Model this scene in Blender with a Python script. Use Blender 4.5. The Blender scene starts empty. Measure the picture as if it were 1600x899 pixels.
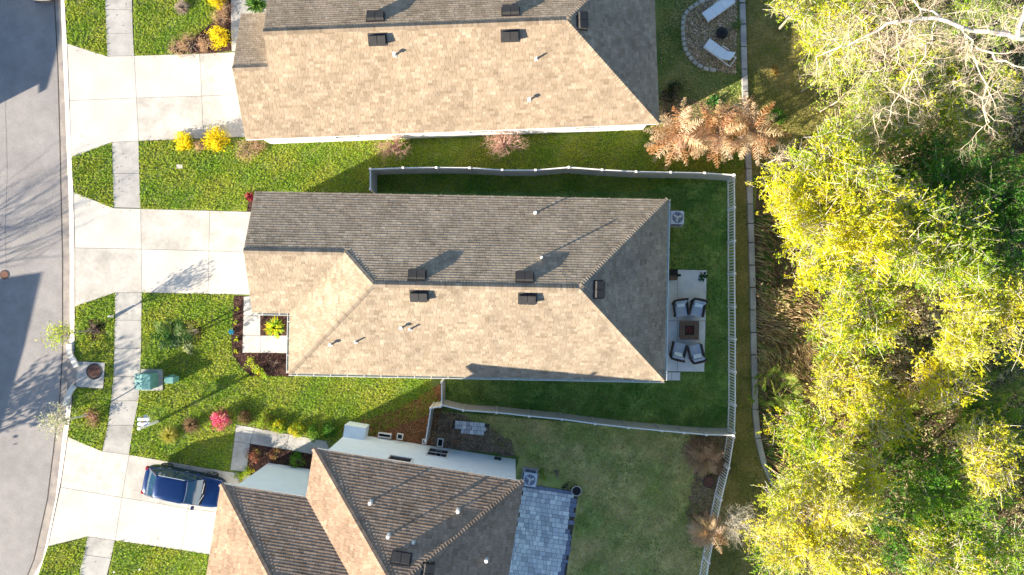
import bpy, math, random
import numpy as np
from mathutils import Vector, Matrix
random.seed(7); RNG = np.random.default_rng(11)
SC = bpy.context.scene; COL = SC.collection
# ------------------------------------------------------------------ camera
CAM_H = 39.0; FOC = 1053.0
cd = bpy.data.cameras.new('camera'); cam = bpy.data.objects.new('camera', cd); COL.objects.link(cam)
cam.location = (0, 0, CAM_H); cam.rotation_euler = (0, 0, 0)
cd.sensor_width = 36; cd.lens = 36 * FOC / 1600; cd.clip_end = 2000; cd.clip_start = 0.5
SC.camera = cam
# ------------------------------------------------------------------ light
EL = math.radians(17.6); AZ = math.radians(27.0)          # shadows fall to +x, +y at AZ from the x axis
sun_from = Vector((-math.cos(EL) * math.cos(AZ), -math.cos(EL) * math.sin(AZ), math.sin(EL)))
w = bpy.data.worlds.new('World'); SC.world = w; w.use_nodes = True
nt = w.node_tree; bg = nt.nodes['Background']
sky = nt.nodes.new('ShaderNodeTexSky'); sky.sky_type = 'NISHITA'; sky.sun_disc = False
sky.ozone_density = 3.0; sky.dust_density = 0.6; sky.sun_elevation = EL; sky.sun_rotation = math.atan2(sun_from.x, sun_from.y)
nt.links.new(sky.outputs[0], bg.inputs[0]); bg.inputs[1].default_value = 0.078
ld = bpy.data.lights.new('sun', 'SUN'); ld.energy = 5.0; ld.angle = math.radians(0.5); ld.color = (1.0, 0.89, 0.73)
lo = bpy.data.objects.new('sun', ld); COL.objects.link(lo); lo.rotation_euler = sun_from.to_track_quat('Z', 'Y').to_euler()
SC.view_settings.view_transform = 'Standard'; SC.view_settings.look = 'None'
SC.view_settings.exposure = 1.90; SC.view_settings.gamma = 1.0

# ------------------------------------------------------------------ helpers
def P(px, py, z=0.0):
    """world point at height z that the photograph shows at pixel (px, py)"""
    s = (CAM_H - z) / FOC
    return ((px - 800) * s, (450 - py) * s, z)
def P2(px, py, z=0.0):
    p = P(px, py, z); return (p[0], p[1])
def mix(a, b, t): return tuple(a[i] * (1 - t) + b[i] * t for i in range(3))

def mat(name, base, rough=0.85, var=0.25, scale=3.0, scale2=40.0, bump=0.0, attr=False, trans=0.0, metal=0.0,
        second=None, spec=0.3, fine=0.0, coat=0.0, bscale=None, macro=0.0, mscale=0.6):
    m = bpy.data.materials.new(name); m.use_nodes = True; n = m.node_tree; L = n.links
    b = n.nodes['Principled BSDF']; b.inputs['Roughness'].default_value = rough
    b.inputs['Metallic'].default_value = metal; b.inputs['Specular IOR Level'].default_value = spec
    b.inputs['Coat Weight'].default_value = coat
    tc = n.nodes.new('ShaderNodeNewGeometry')
    def noise(sc, det=5):
        t = n.nodes.new('ShaderNodeTexNoise'); t.inputs['Scale'].default_value = sc; t.inputs['Detail'].default_value = det
        L.new(tc.outputs['Position'], t.inputs['Vector']); return t
    if attr:
        a = n.nodes.new('ShaderNodeAttribute'); a.attribute_name = 'Col'; src = a.outputs['Color']
    else:
        r = n.nodes.new('ShaderNodeValToRGB')
        sec = second if second else tuple(max(0, c * (1 - var)) for c in base)
        r.color_ramp.elements[0].position = 0.36; r.color_ramp.elements[0].color = (*sec, 1)
        r.color_ramp.elements[1].position = 0.64; r.color_ramp.elements[1].color = (*base, 1)
        L.new(noise(scale).outputs['Fac'], r.inputs[0]); src = r.outputs[0]
    if fine > 0:
        mm = n.nodes.new('ShaderNodeMath'); mm.operation = 'MULTIPLY_ADD'
        t2 = noise(scale2, 3); L.new(t2.outputs['Fac'], mm.inputs[0])
        mm.inputs[1].default_value = 2 * fine; mm.inputs[2].default_value = 1 - fine
        vm = n.nodes.new('ShaderNodeVectorMath'); vm.operation = 'SCALE'
        L.new(src, vm.inputs[0]); L.new(mm.outputs[0], vm.inputs['Scale']); src = vm.outputs[0]
    if macro > 0:
        mr = n.nodes.new('ShaderNodeMapRange'); mr.inputs['From Min'].default_value = .3; mr.inputs['From Max'].default_value = .7; mr.inputs['To Min'].default_value = 1 - macro; mr.inputs['To Max'].default_value = 1 + macro
        L.new(noise(mscale, 6).outputs['Fac'], mr.inputs['Value']); vm = n.nodes.new('ShaderNodeVectorMath'); vm.operation = 'SCALE'
        L.new(src, vm.inputs[0]); L.new(mr.outputs[0], vm.inputs['Scale']); src = vm.outputs[0]
    L.new(src, b.inputs['Base Color'])
    if bump > 0:
        bn = n.nodes.new('ShaderNodeBump'); bn.inputs['Strength'].default_value = min(1, bump); bn.inputs['Distance'].default_value = 0.02
        L.new(noise(bscale or scale2, 4).outputs['Fac'], bn.inputs['Height']); L.new(bn.outputs[0], b.inputs['Normal'])
    if trans > 0:
        t = n.nodes.new('ShaderNodeBsdfTranslucent'); L.new(src, t.inputs['Color'])
        mx = n.nodes.new('ShaderNodeMixShader'); mx.inputs[0].default_value = trans
        out = n.nodes['Material Output']; L.new(b.outputs[0], mx.inputs[1]); L.new(t.outputs[0], mx.inputs[2]); L.new(mx.outputs[0], out.inputs[0])
    return m
M = {}
M['concrete'] = mat('pale driveway concrete', (0.55, 0.515, 0.455), 0.9, scale=0.7, second=(0.49, 0.455, 0.40), fine=0.10, scale2=9, bump=0.05, macro=.08, mscale=.5)
M['patio'] = mat('pale patio concrete', (0.74, 0.75, 0.75), 0.9, scale=1.5, second=(0.62, 0.63, 0.64), fine=0.1, scale2=14)
M['walk'] = mat('grey pavement concrete', (0.42, 0.40, 0.365), 0.9, scale=1.3, second=(0.34, 0.325, 0.30), fine=0.14, scale2=14, bump=0.06)
for k_, v_ in (('concrete', ((0.55, 0.51, 0.45), (0.475, 0.44, 0.385))), ('walk', ((0.44, 0.415, 0.375), (0.35, 0.335, 0.305)))):
    M[k_ + '2'] = mat(k_ + ' paler slab', v_[0], 0.9, scale=2.2, second=v_[1], fine=0.16, scale2=7, macro=.10, mscale=1.1); M[k_ + '3'] = mat(k_ + ' stained slab', tuple(c * .93 for c in v_[0]), 0.9, scale=1.0, second=tuple(c * .84 for c in v_[1]), fine=0.2, scale2=5, macro=.12, mscale=.7)
M['joint'] = mat('dirt in joints', (0.09, 0.075, 0.06), 1.0, scale=6)
M['asphalt'] = mat('worn pale asphalt', (0.305, 0.28, 0.262), 0.95, scale=0.35, second=(0.26, 0.24, 0.225), fine=0.34, scale2=22, bump=0.3, macro=.09, mscale=1.6)
M['gutter_c'] = mat('stained gutter concrete', (0.36, 0.31, 0.26), 0.9, scale=1.5, second=(0.24, 0.21, 0.19), fine=0.15, scale2=12)
M['curb'] = mat('white curb concrete', (0.70, 0.67, 0.60), 0.9, scale=2, second=(0.52, 0.48, 0.42), fine=0.1)
M['lawn'] = mat('lawn soil and thatch', (0.19, 0.20, 0.055), 1.0, scale=.8, second=(0.085, 0.145, 0.032), fine=0.5, scale2=22, bump=0.8, macro=.25, mscale=.45)
M['dirt'] = mat('brown litter', (0.15, 0.10, 0.06), 1.0, scale=1.4, second=(0.075, 0.055, 0.032), fine=0.5, scale2=16, bump=0.8)
M['mulch'] = mat('dark red mulch', (0.085, 0.042, 0.030), 1.0, scale=5, second=(0.028, 0.015, 0.013), fine=0.6, scale2=30, bump=1.0)
M['straw'] = mat('pine straw', (0.26, 0.11, 0.045), 1.0, scale=2, second=(0.12, 0.06, 0.025), fine=0.55, scale2=26, bump=0.8)
M['attr'] = mat('coloured pieces', (1, 1, 1), 0.95, attr=True, fine=0.12, scale2=35, spec=0.15)
M['shingle'] = mat('asphalt shingle granules', (1, 1, 1), 0.97, attr=True, fine=0.22, scale2=60, spec=0.1, macro=0.13, mscale=0.9)
M['leaf'] = mat('leaves', (1, 1, 1), 0.6, attr=True, trans=0.5, spec=0.25)
M['twig'] = mat('bark', (1, 1, 1), 0.9, attr=True, fine=0.2, scale2=14)
M['vinyl'] = mat('almond vinyl', (0.50, 0.46, 0.40), 0.5, var=0.06, scale=2)
M['vinyl_w'] = mat('white vinyl', (0.76, 0.73, 0.68), 0.45, var=0.04, scale=2)
M['white'] = mat('white painted metal', (0.78, 0.78, 0.76), 0.5, var=0.05)
M['stucco'] = mat('white stucco', (0.80, 0.80, 0.78), 0.95, var=0.05, scale=2, bump=0.2, scale2=60)
M['stucco_shade'] = mat('white stucco with shade tint', (0.74, 0.81, 0.83), 0.95, var=0.05, scale=2, bump=0.2, scale2=60)  # white walls; the blue cast of open shade is put into the colour
M['gutter'] = mat('aluminium gutter', (0.60, 0.64, 0.55), 0.45, var=0.08, metal=0.0)
M['drip'] = mat('dark drip edge', (0.08, 0.075, 0.07), 0.6)
M['vent'] = mat('dark vent metal', (0.045, 0.042, 0.040), 0.55, var=0.2)
M['vent_in'] = mat('black opening', (0.012, 0.012, 0.014), 0.8)
M['glass'] = mat('dark window glass', (0.02, 0.025, 0.035), 0.08, var=0.1, spec=0.6)
M['blue_paint'] = mat('metallic blue paint', (0.003, 0.024, 0.105), 0.16, var=0.1, metal=0.5, coat=1.0, spec=0.5)
M['white_paint'] = mat('white car paint', (0.78, 0.78, 0.78), 0.25, var=0.02, coat=1.0)
M['car_glass'] = mat('tinted car glass', (0.015, 0.05, 0.10), 0.06, var=0.1, coat=0.6, spec=0.6)
M['black'] = mat('black rubber', (0.015, 0.015, 0.016), 0.7)
M['chrome'] = mat('bright trim', (0.6, 0.6, 0.6), 0.25, metal=0.9, var=0.05)
M['lamp_red'] = mat('red lens', (0.35, 0.01, 0.01), 0.2, coat=1)
M['green_box'] = mat('sea green painted steel', (0.13, 0.30, 0.27), 0.5, scale=4, second=(0.09, 0.23, 0.21))
M['iron'] = mat('rusty cast iron', (0.17, 0.075, 0.05), 0.8, scale=6, second=(0.11, 0.05, 0.035), bump=0.3)
M['dkiron'] = mat('dark cast iron', (0.07, 0.06, 0.055), 0.8, scale=6)
M['wood'] = mat('weathered wood', (0.17, 0.115, 0.08), 0.8, scale=7, second=(0.11, 0.075, 0.055), fine=0.2)
M['firepan'] = mat('reddish lava rock', (0.10, 0.022, 0.02), 0.9, scale=12, second=(0.05, 0.015, 0.014))
M['wicker'] = mat('dark brown wicker', (0.075, 0.055, 0.048), 0.7, scale=20)
M['cushion'] = mat('blue grey cushion', (0.40, 0.45, 0.54), 0.95, var=0.1)
M['pillow'] = mat('pale pillow', (0.85, 0.88, 0.88), 0.95, scale=14, second=(0.62, 0.72, 0.76))
M['sling'] = mat('white sling fabric', (0.74, 0.78, 0.80), 0.9, var=0.04)
M['ac'] = mat('light grey ac casing', (0.62, 0.66, 0.74), 0.5, var=0.08)
M['acdark'] = mat('dark ac grille', (0.03, 0.05, 0.17), 0.6)
M['stone'] = mat('edging stone', (0.52, 0.48, 0.40), 0.95, scale=5, second=(0.38, 0.35, 0.29), bump=0.4, scale2=25, fine=0.2)
M['curbwall'] = mat('grey retaining concrete', (0.42, 0.40, 0.375), 0.95, scale=1.2, second=(0.28, 0.265, 0.25), fine=0.2, scale2=12)
M['pot'] = mat('terracotta', (0.24, 0.12, 0.08), 0.9)
M['blueplastic'] = mat('blue plastic', (0.03, 0.25, 0.42), 0.4)
M['garage'] = mat('garage door paint', (0.70, 0.68, 0.63), 0.6, var=0.05)
M['gravel'] = mat('tan gravel', (0.30, 0.235, 0.16), 1.0, scale=10, second=(0.16, 0.11, 0.07), fine=0.4, scale2=25, bump=1)

def link(name, me, parent=None, kind=None):
    o = bpy.data.objects.new(name, me); COL.objects.link(o)
    if parent is not None: o.parent = parent
    if kind: o['kind'] = kind
    return o
def tag(o, label, cat, group=None):
    o['label'] = label; o['category'] = cat
    if group: o['group'] = group
    return o
def thing(name, label, cat, loc=(0, 0, 0), rz=0.0, group=None):
    o = bpy.data.objects.new(name, None); COL.objects.link(o); o.empty_display_size = 0.3
    o.location = loc; o.rotation_euler = (0, 0, rz); return tag(o, label, cat, group)
def mesh_np(name, V, F, material, colors=None, smooth=False):
    """V (n,3), F (m,k) arrays -> mesh; colors (m,3) per face"""
    V = np.asarray(V, dtype=np.float32); F = np.asarray(F, dtype=np.int32)
    me = bpy.data.meshes.new(name); k = F.shape[1]; m = F.shape[0]
    me.vertices.add(len(V)); me.vertices.foreach_set('co', V.ravel())
    me.loops.add(m * k); me.loops.foreach_set('vertex_index', F.ravel())
    me.polygons.add(m); me.polygons.foreach_set('loop_start', np.arange(0, m * k, k, dtype=np.int32))
    me.polygons.foreach_set('loop_total', np.full(m, k, dtype=np.int32))
    me.polygons.foreach_set('use_smooth', np.full(m, bool(smooth)))
    if colors is not None:
        a = me.attributes.new('Col', 'FLOAT_COLOR', 'FACE')
        c = np.ones((m, 4), dtype=np.float32); c[:, :3] = colors; a.data.foreach_set('color', c.ravel())
    me.materials.append(material); me.update(calc_edges=True); return me
class MB:
    """mesh builder with several materials"""
    def __init__(s): s.v = []; s.f = []; s.mi = []; s.c = []; s.cur = 0; s.col = (1, 1, 1); s.mats = []
    def use(s, m, col=(1, 1, 1)):
        if m not in s.mats: s.mats.append(m)
        s.cur = s.mats.index(m); s.col = col; return s
    def face(s, idx): s.f.append(tuple(idx)); s.mi.append(s.cur); s.c.append(s.col)
    def box(s, x0, x1, y0, y1, z0, z1, T=None, taper=0.0):
        b = len(s.v); t = taper
        pts = [(x0, y0, z0), (x1, y0, z0), (x1, y1, z0), (x0, y1, z0), (x0 + t, y0 + t, z1), (x1 - t, y0 + t, z1), (x1 - t, y1 - t, z1), (x0 + t, y1 - t, z1)]
        if T is not None: pts = [tuple(T @ Vector(p)) for p in pts]
        s.v += pts
        for q in ((3, 2, 1, 0), (4, 5, 6, 7), (0, 1, 5, 4), (1, 2, 6, 5), (2, 3, 7, 6), (3, 0, 4, 7)): s.face([b + i for i in q])
        return s
    def prism(s, poly, z0, z1, top_only=False):
        b = len(s.v); n = len(poly)
        a = sum(poly[i][0] * poly[(i + 1) % n][1] - poly[(i + 1) % n][0] * poly[i][1] for i in range(n))
        if a < 0: poly = poly[::-1]
        s.v += [(p[0], p[1], z1) for p in poly]; s.face(range(b, b + n))
        if not top_only:
            s.v += [(p[0], p[1], z0) for p in poly]
            for i in range(n): j = (i + 1) % n; s.face((b + n + i, b + n + j, b + j, b + i))
            s.face(range(b + 2 * n - 1, b + n - 1, -1))
        return s
    def cyl(s, c, r0, r1, z0, z1, n=14, T=None, cap=True):
        b = len(s.v); pts = []
        for r, z in ((r0, z0), (r1, z1)):
            for i in range(n): a = 2 * math.pi * i / n; pts.append((c[0] + r * math.cos(a), c[1] + r * math.sin(a), z))
        if T is not None: pts = [tuple(T @ Vector(p)) for p in pts]
        s.v += pts
        for i in range(n): j = (i + 1) % n; s.face((b + i, b + j, b + n + j, b + n + i))
        if cap: s.face(range(b + n, b + 2 * n)); s.face(range(b + n - 1, b - 1, -1))
        return s
    def ring(s, c, ri, ro, z0, z1, n=20):
        b = len(s.v)
        for r, z in ((ro, z0), (ro, z1), (ri, z1), (ri, z0)):
            for i in range(n): a = 2 * math.pi * i / n; s.v.append((c[0] + r * math.cos(a), c[1] + r * math.sin(a), z))
        for k in range(3):
            for i in range(n): j = (i + 1) % n; s.face((b + k * n + i, b + k * n + j, b + (k + 1) * n + j, b + (k + 1) * n + i))
        return s
    def bar(s, p0, p1, r, n=5, r1=None):
        p0 = Vector(p0); p1 = Vector(p1); d = p1 - p0
        T = Matrix.Translation(p0) @ d.to_track_quat('Z', 'Y').to_matrix().to_4x4()
        return s.cyl((0, 0), r, r if r1 is None else r1, 0, d.length, n, T)
    def quad(s, pts): b = len(s.v); s.v += [tuple(p) for p in pts]; s.face(range(b, b + len(pts))); return s
    def loft(s, rings, close=True, caps=True):
        b = len(s.v); n = len(rings[0])
        for r in rings: s.v += [tuple(p) for p in r]
        for k in range(len(rings) - 1):
            for i in range(n if close else n - 1):
                j = (i + 1) % n; s.face((b + k * n + i, b + k * n + j, b + (k + 1) * n + j, b + (k + 1) * n + i))
        if caps: s.face(range(b + n - 1, b - 1, -1)); s.face(range(b + (len(rings) - 1) * n, b + len(rings) * n))
        return s
    def mesh(s, name, smooth=False):
        me = bpy.data.meshes.new(name); me.from_pydata(s.v, [], s.f)
        for m in s.mats: me.materials.append(m)
        me.polygons.foreach_set('material_index', s.mi)
        if smooth: me.polygons.foreach_set('use_smooth', [True] * len(s.f))
        a = me.attributes.new('Col', 'FLOAT_COLOR', 'FACE')
        a.data.foreach_set('color', [x for c in s.c for x in (*c[:3], 1.0)])
        me.update(); return me
    def build(s, name, parent=None, kind=None, smooth=False): return link(name, s.mesh(name, smooth), parent, kind)
def bevel(o, wd=0.01, seg=2):
    m = o.modifiers.new('bevel', 'BEVEL'); m.width = wd; m.segments = seg; m.limit_method = 'ANGLE'; return o
def copy_tree(o, parent=None):
    c = o.copy(); COL.objects.link(c); c.parent = parent
    for ch in list(o.children): copy_tree(ch, c)
    return c
def pip(poly, X, Y):
    poly = np.asarray(poly, float); ins = np.zeros(len(X), bool); n = len(poly); j = n - 1
    for i in range(n):
        xi, yi = poly[i]; xj, yj = poly[j]
        c = ((yi > Y) != (yj > Y)) & (X < (xj - xi) * (Y - yi) / ((yj - yi) if yj != yi else 1e-9) + xi)
        ins ^= c; j = i
    return ins
def lowfreq(x, y, s=1.0, ph=0.0):
    return (np.sin(x * 1.3 * s + ph) * np.cos(y * 1.7 * s - ph * 2) + np.sin(x * 2.9 * s - y * 2.3 * s + ph * 3) * 0.6 + np.sin(x * 0.7 * s + y * 3.7 * s) * 0.4) / 2.0

# ------------------------------------------------------------------ ground, road, pavement
def sheet(name, polys, z0, z1, m, kind='structure', parent=None, top=False):
    mb = MB().use(m)
    for p in polys: mb.prism([P2(*q, z1) for q in p], z0, z1, top_only=top)
    return mb.build(name, parent, kind)
g = MB().use(M['lawn'])

sheet('road_bed', [[(-400, -3000), (104, -3000), (104, 680), (60, 899), (-300, 1800), (-400, 3000)]], -0.3, -0.13, M['asphalt'])
edge = [(84, -600), (85, -60), (86, 0), (91, 100), (94.5, 225), (96, 300), (98.5, 400), (98.5, 550), (94, 628), (87, 682), (75, 780), (54, 875), (44, 899), (-20, 1080), (-160, 1400)]
back = [(99, -600), (100, -60), (101, 0), (105, 68), (111, 225), (115, 300), (117, 400), (117, 550), (113, 628), (106, 683), (96, 750), (76, 850), (60, 899), (0, 1070), (-130, 1400)]
bk_ = [P2(x, y) for x, y in back]
g.prism([(bk_[0][0], 300)] + bk_ + [(bk_[-1][0], -300), (300, -300), (300, 300)], -1, 0, top_only=True); g.build('ground', kind='structure')
mid_ = [(a[0] * .42 + b[0] * .58, a[1]) for a, b in zip(edge, back)]
def strip(name, A, B, za, zb, m, parent=None, kind='structure'):
    mb = MB().use(m); pa = [P(x, y, za) for x, y in A]; pb = [P(x, y, zb) for x, y in B]; b = 0
    mb.v += pa + pb; n = len(pa)
    for i in range(n - 1): mb.face((i, n + i, n + i + 1, i + 1)[::-1])
    return mb.build(name, parent, kind)
sheet('road', [[(-420, -600)] + edge + [(-620, 1400)]], -0.3, -0.105, M['asphalt'], top=True)
strip('road_gutter', [(x - .6, y) for x, y in edge], mid_, -0.10, -0.095, M['gutter_c'])
strip('kerb', mid_, back, -0.0945, 0.012, M['curb'])
# dark seam beside the gutter
strip('road_seam', [(x - 1.6, y) for x, y in edge], [(x - .2, y) for x, y in edge], -0.094, -0.094, M['joint'])
strip('road_crack', [(9 + 1.2 * math.sin(y * .03), y) for y in range(-20, 440, 20)], [(9.7 + 1.2 * math.sin(y * .03), y) for y in range(-20, 440, 20)], -0.0995, -0.0995, M['gutter_c'])
strip('kerb_joint_line', [(x - .9, y) for x, y in back[1:12]], [(x + .6, y) for x, y in back[1:12]], 0.0165, 0.0165, M['joint'])

def slabs(name, label, quads, m, z=0.025, gap=0.010):
    """a paved surface: dark bed with each concrete slab a piece of its own"""
    root = MB().use(M['joint'])
    for q in quads: root.prism([P2(*c) for c in q], -0.05, z - 0.016)
    r = root.build(name, kind='structure')
    for q in quads:
        pts = [Vector(P2(*c)) for c in q]; n = len(pts); cen = sum(pts, Vector((0, 0))) / n
        if sum(pts[i].x * pts[(i + 1) % n].y - pts[(i + 1) % n].x * pts[i].y for i in range(n)) < 0: pts = pts[::-1]
        ins = []
        for i in range(n):                                             # inset every edge by the half joint
            a, b, c = pts[i - 1], pts[i], pts[(i + 1) % n]
            d1 = (b - a).normalized(); d2 = (c - b).normalized()
            n1 = Vector((-d1.y, d1.x)); n2 = Vector((-d2.y, d2.x)); k = n1 + n2
            ins.append(b + k * (gap / max(0.3, k.dot(n1))))
        m2 = random.choice([m] + [M[k_ + s_] for k_ in ('concrete', 'walk') for s_ in '23' if M[k_] is m])
        MB().use(m2).prism([(p.x, p.y) for p in ins], z - 0.06, z + random.uniform(-.002, .002)).build('slab', r)
    return r
slabs('sidewalk_north', '', [[(163, -60), (206, -60), (206, -22), (164, -22)], [(164, -22), (206, -22), (207, 16), (165, 16)], [(165, 16), (207, 16), (208, 53), (166.5, 53)], [(166.5, 53), (208, 53), (210, 88), (168, 89)]], M['walk'])
slabs('sidewalk_middle', '', [[(175.5, 223), (217, 221), (218, 272), (176.5, 272)], [(176.5, 272), (218, 272), (220, 326), (178, 325)]], M['walk'])
slabs('sidewalk_south', '', [[(180, 458), (222, 458), (221.5, 501), (179.7, 501)], [(179.7, 501), (221.5, 501), (221, 545), (179, 545)], [(179, 545), (221, 545), (219.5, 589), (177.5, 589)],
      [(177.5, 589), (219.5, 589), (217, 627), (173.5, 627)], [(173.5, 627), (217, 627), (209, 665), (168.5, 665)], [(168.5, 665), (209, 665), (202, 711), (160, 706)]], M['walk'])
slabs('sidewalk_far_south', '', [[(137, 839), (180, 845), (174, 873), (131, 867)], [(131, 867), (174, 873), (160, 930), (118, 925)]], M['walk'])
slabs('driveway_north', '', [[(105.5, 69), (168, 89), (210, 88), (213.5, 154), (109, 158)], [(109, 158), (213.5, 154), (217, 221), (175.5, 223), (111.5, 248)],
      [(210, 88), (312, 85), (315.5, 151), (213.5, 154)], [(213.5, 154), (315.5, 151), (318, 217), (217, 221)],
      [(312, 85), (440, 79), (445, 146), (315.5, 151)], [(315.5, 151), (445, 146), (445, 212), (318, 217)]], M['concrete'])
slabs('driveway_middle', '', [[(115.5, 301), (178, 326), (220, 327), (221, 390), (117.5, 388)], [(117.5, 388), (221, 390), (222, 458), (180, 458), (117.5, 480)],
      [(220, 327), (328, 330), (326.5, 393), (221, 390)], [(221, 390), (326.5, 393), (325.5, 460), (222, 458)],
      [(328, 330), (440, 333), (440, 396), (326.5, 393)], [(326.5, 393), (440, 396), (440, 462), (325.5, 460)]], M['concrete'])
slabs('driveway_south', '', [[(106.5, 683), (160, 706), (202, 711), (191, 778), (95, 762)], [(95, 762), (191, 778), (180, 845), (137, 839), (75.5, 854)],
      [(202, 711), (298, 728), (294, 795), (191, 778)], [(191, 778), (294, 795), (284, 860), (180, 845)], [(298, 728), (420, 748), (420, 812), (294, 795)], [(294, 795), (420, 812), (420, 882), (284, 860)]], M['concrete'])
slabs('front_path_middle', '', [[(381, 464), (412, 464), (412, 494), (380.5, 494)], [(380.5, 494), (407, 494), (407, 525), (379.5, 525)], [(379.5, 525), (407, 525), (407, 552), (379, 552)], [(407, 525), (460, 525), (460, 553), (407, 552)]], M['concrete'])
slabs('front_path_south', '', [[(369, 664), (398, 669), (391, 694), (366, 690)], [(366, 690), (391, 694), (385, 738), (360, 735)], [(398, 669), (452, 679), (447, 703), (391, 694)], [(452, 679), (510, 690), (520, 716), (447, 703)]], M['walk'])
slabs('front_path_north', '', [[(361, -40), (430, -40), (430, 0), (361, 0)], [(361, 0), (430, 0), (430, 42), (361, 42)], [(361, 42), (430, 42), (430, 80), (362, 81)]], M['walk'])
slabs('patio', '', [[(1040, 422), (1058.5, 422), (1058.5, 502), (1040, 502)], [(1058.5, 422), (1104, 423), (1102, 502), (1058.5, 502)], [(1040, 502), (1058.5, 502), (1058, 581), (1040, 581)], [(1058.5, 502), (1102, 502), (1100, 581.5), (1058, 581)], [(1040, 582), (1049, 582), (1049, 595), (1040, 595)], [(1049, 582), (1062.5, 582), (1062.5, 595), (1049, 595)]], M['patio'], z=0.08)
slabs('storm_inlet_top', '', [[(122, 565), (165, 567), (162, 608), (119, 605)]], M['walk'], z=0.05)
# beds and bare ground
MULCH = [[(366, 463), (381, 463), (379, 552), (460, 553), (460, 590), (415, 588), (392, 588), (375, 572), (364, 556), (362, 530)],
         [(407, 494), (450, 494), (450, 525), (407, 525)],
         [(391, 694), (520, 716), (500, 760), (385, 742)], [(347, -5), (361, -5), (362, 80), (330, 84), (270, 84), (262, 76), (300, 62), (340, 30)],
         [(388, 318), (400, 300), (410, 330), (386, 331)]]
sheet('mulch_bed', MULCH, -0.1, 0.014, M['mulch'], top=True)
def disc(c, r, n=22, j=0.06): return [(c[0] + r * (1 + random.uniform(-j, j)) * math.cos(2 * math.pi * i / n), c[1] + r * (1 + random.uniform(-j, j)) * math.sin(2 * math.pi * i / n)) for i in range(n)]
sheet('mulch_ring', [disc((148, 516), 17), disc((297, 520), 19)], -0.1, 0.012, M['mulch'], top=True)
DIRT = [[(620, 640), (690, 600), (690, 640), (672, 700), (560, 690), (530, 672)], [(676, 642), (720, 648), (745, 660), (800, 690), (806, 712), (670, 700)],
        [(1078, 680), (1145, 680), (1138, 725), (1120, 790), (1100, 850), (1082, 845), (1072, 800), (1086, 745)], [(1034, 140), (1075, 155), (1150, 165), (1150, 180), (1034, 230)]]
def rough(poly, j=5):
    out = []
    for a, b in zip(poly, poly[1:] + poly[:1]):
        n_ = max(1, int(math.hypot(b[0] - a[0], b[1] - a[1]) / 7))
        for k in range(n_): out.append((a[0] + (b[0] - a[0]) * k / n_ + random.uniform(-j, j) * .5, a[1] + (b[1] - a[1]) * k / n_ + random.uniform(-j, j) * .5))
    return out
DIRT = [rough(p) for p in DIRT]
sheet('pine_straw_patch', DIRT[:1], -0.1, 0.010, M['straw'], top=True)
M['soil2'] = mat('dry brown mulch', (0.24, 0.165, 0.11), 1.0, scale=2, second=(0.13, 0.085, 0.055), fine=0.5, scale2=20, bump=1)
sheet('bare_soil', DIRT[1:], -0.1, 0.009, M['soil2'], top=True)
M['drylawn'] = mat('patchy dry lawn', (0.52, 0.42, 0.17), 1.0, scale=.55, second=(0.27, 0.31, 0.08), fine=0.45, scale2=20, bump=0.6, macro=.3, mscale=1.3)
M['olive'] = mat('olive rough grass', (0.27, 0.215, 0.075), 1.0, scale=.6, second=(0.13, 0.135, 0.035), fine=0.5, scale2=18, bump=0.8)
M['lush'] = mat('shaded green lawn', (0.24, 0.32, 0.08), 1.0, scale=.9, second=(0.10, 0.19, 0.035), fine=0.45, scale2=20, bump=0.7, macro=.25, mscale=.7)
sheet('lawn_south', [[(676, 643), (1147, 682), (1139, 732), (1127, 782), (1108, 880), (1095, 1100), (700, 1100), (812, 715)]], -.1, .0035, M['drylawn'], top=True)
sheet('lawn_back', [[(582, 270), (1147, 278), (1149, 676), (692, 640), (692, 560), (1000, 560), (1000, 330), (582, 310)]], -.1, .0030, M['lush'], top=True)
sheet('rough_grass', [[(1156, -400), (1400, -400), (1400, 260), (1170, 275), (1163, 265)], [(1149, 262), (1168, 262), (1174, 640), (1205, 765), (1240, 1100), (1096, 1100), (1108, 880), (1127, 782), (1139, 732), (1149, 676)]], -.1, .0028, M['olive'], top=True)
sheet('wood_floor', [[(1250, -400), (1292, 0), (1345, 60), (1330, 130), (1325, 200), (1255, 232), (1186, 262), (1180, 330), (1178, 450), (1180, 640), (1186, 690), (1214, 760), (1190, 830), (1180, 1300), (3200, 1300), (3200, -400)]], -0.1, 0.006, M['dirt'], top=True)
# retaining kerb behind the yards: segments with joints
ret = [(1153, -60), (1156, 40), (1158, 110), (1160, 180), (1163, 225), (1165, 265), (1167, 320), (1169, 380), (1171, 450), (1172, 520), (1174, 590), (1175, 640), (1179, 685), (1189, 725), (1206, 762)]
rt = tag(MB().use(M['joint']).prism([P2(x + 1, y) for x, y in ret] + [P2(x + 7, y) for x, y in ret[::-1]], -0.1, 0.05).build('retaining_kerb'), 'long grey concrete kerb between the back yards and the wood', 'kerb')
for (x0, y0), (x1, y1) in zip(ret, ret[1:]):
    n_ = max(1, round(math.hypot(x1 - x0, y1 - y0) / 36))
    for k in range(n_):
        a, b = k / n_ + .012, (k + 1) / n_ - .012
        q = [(x0 + (x1 - x0) * a, y0 + (y1 - y0) * a), (x0 + (x1 - x0) * b, y0 + (y1 - y0) * b)]
        MB().use(M['curbwall']).prism([P2(q[0][0], q[0][1]), P2(q[1][0], q[1][1]), P2(q[1][0] + 8.3, q[1][1]), P2(q[0][0] + 8.3, q[0][1])], -0.1, 0.16 + random.uniform(-.008, .008)).build('concrete_block', rt)
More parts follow.
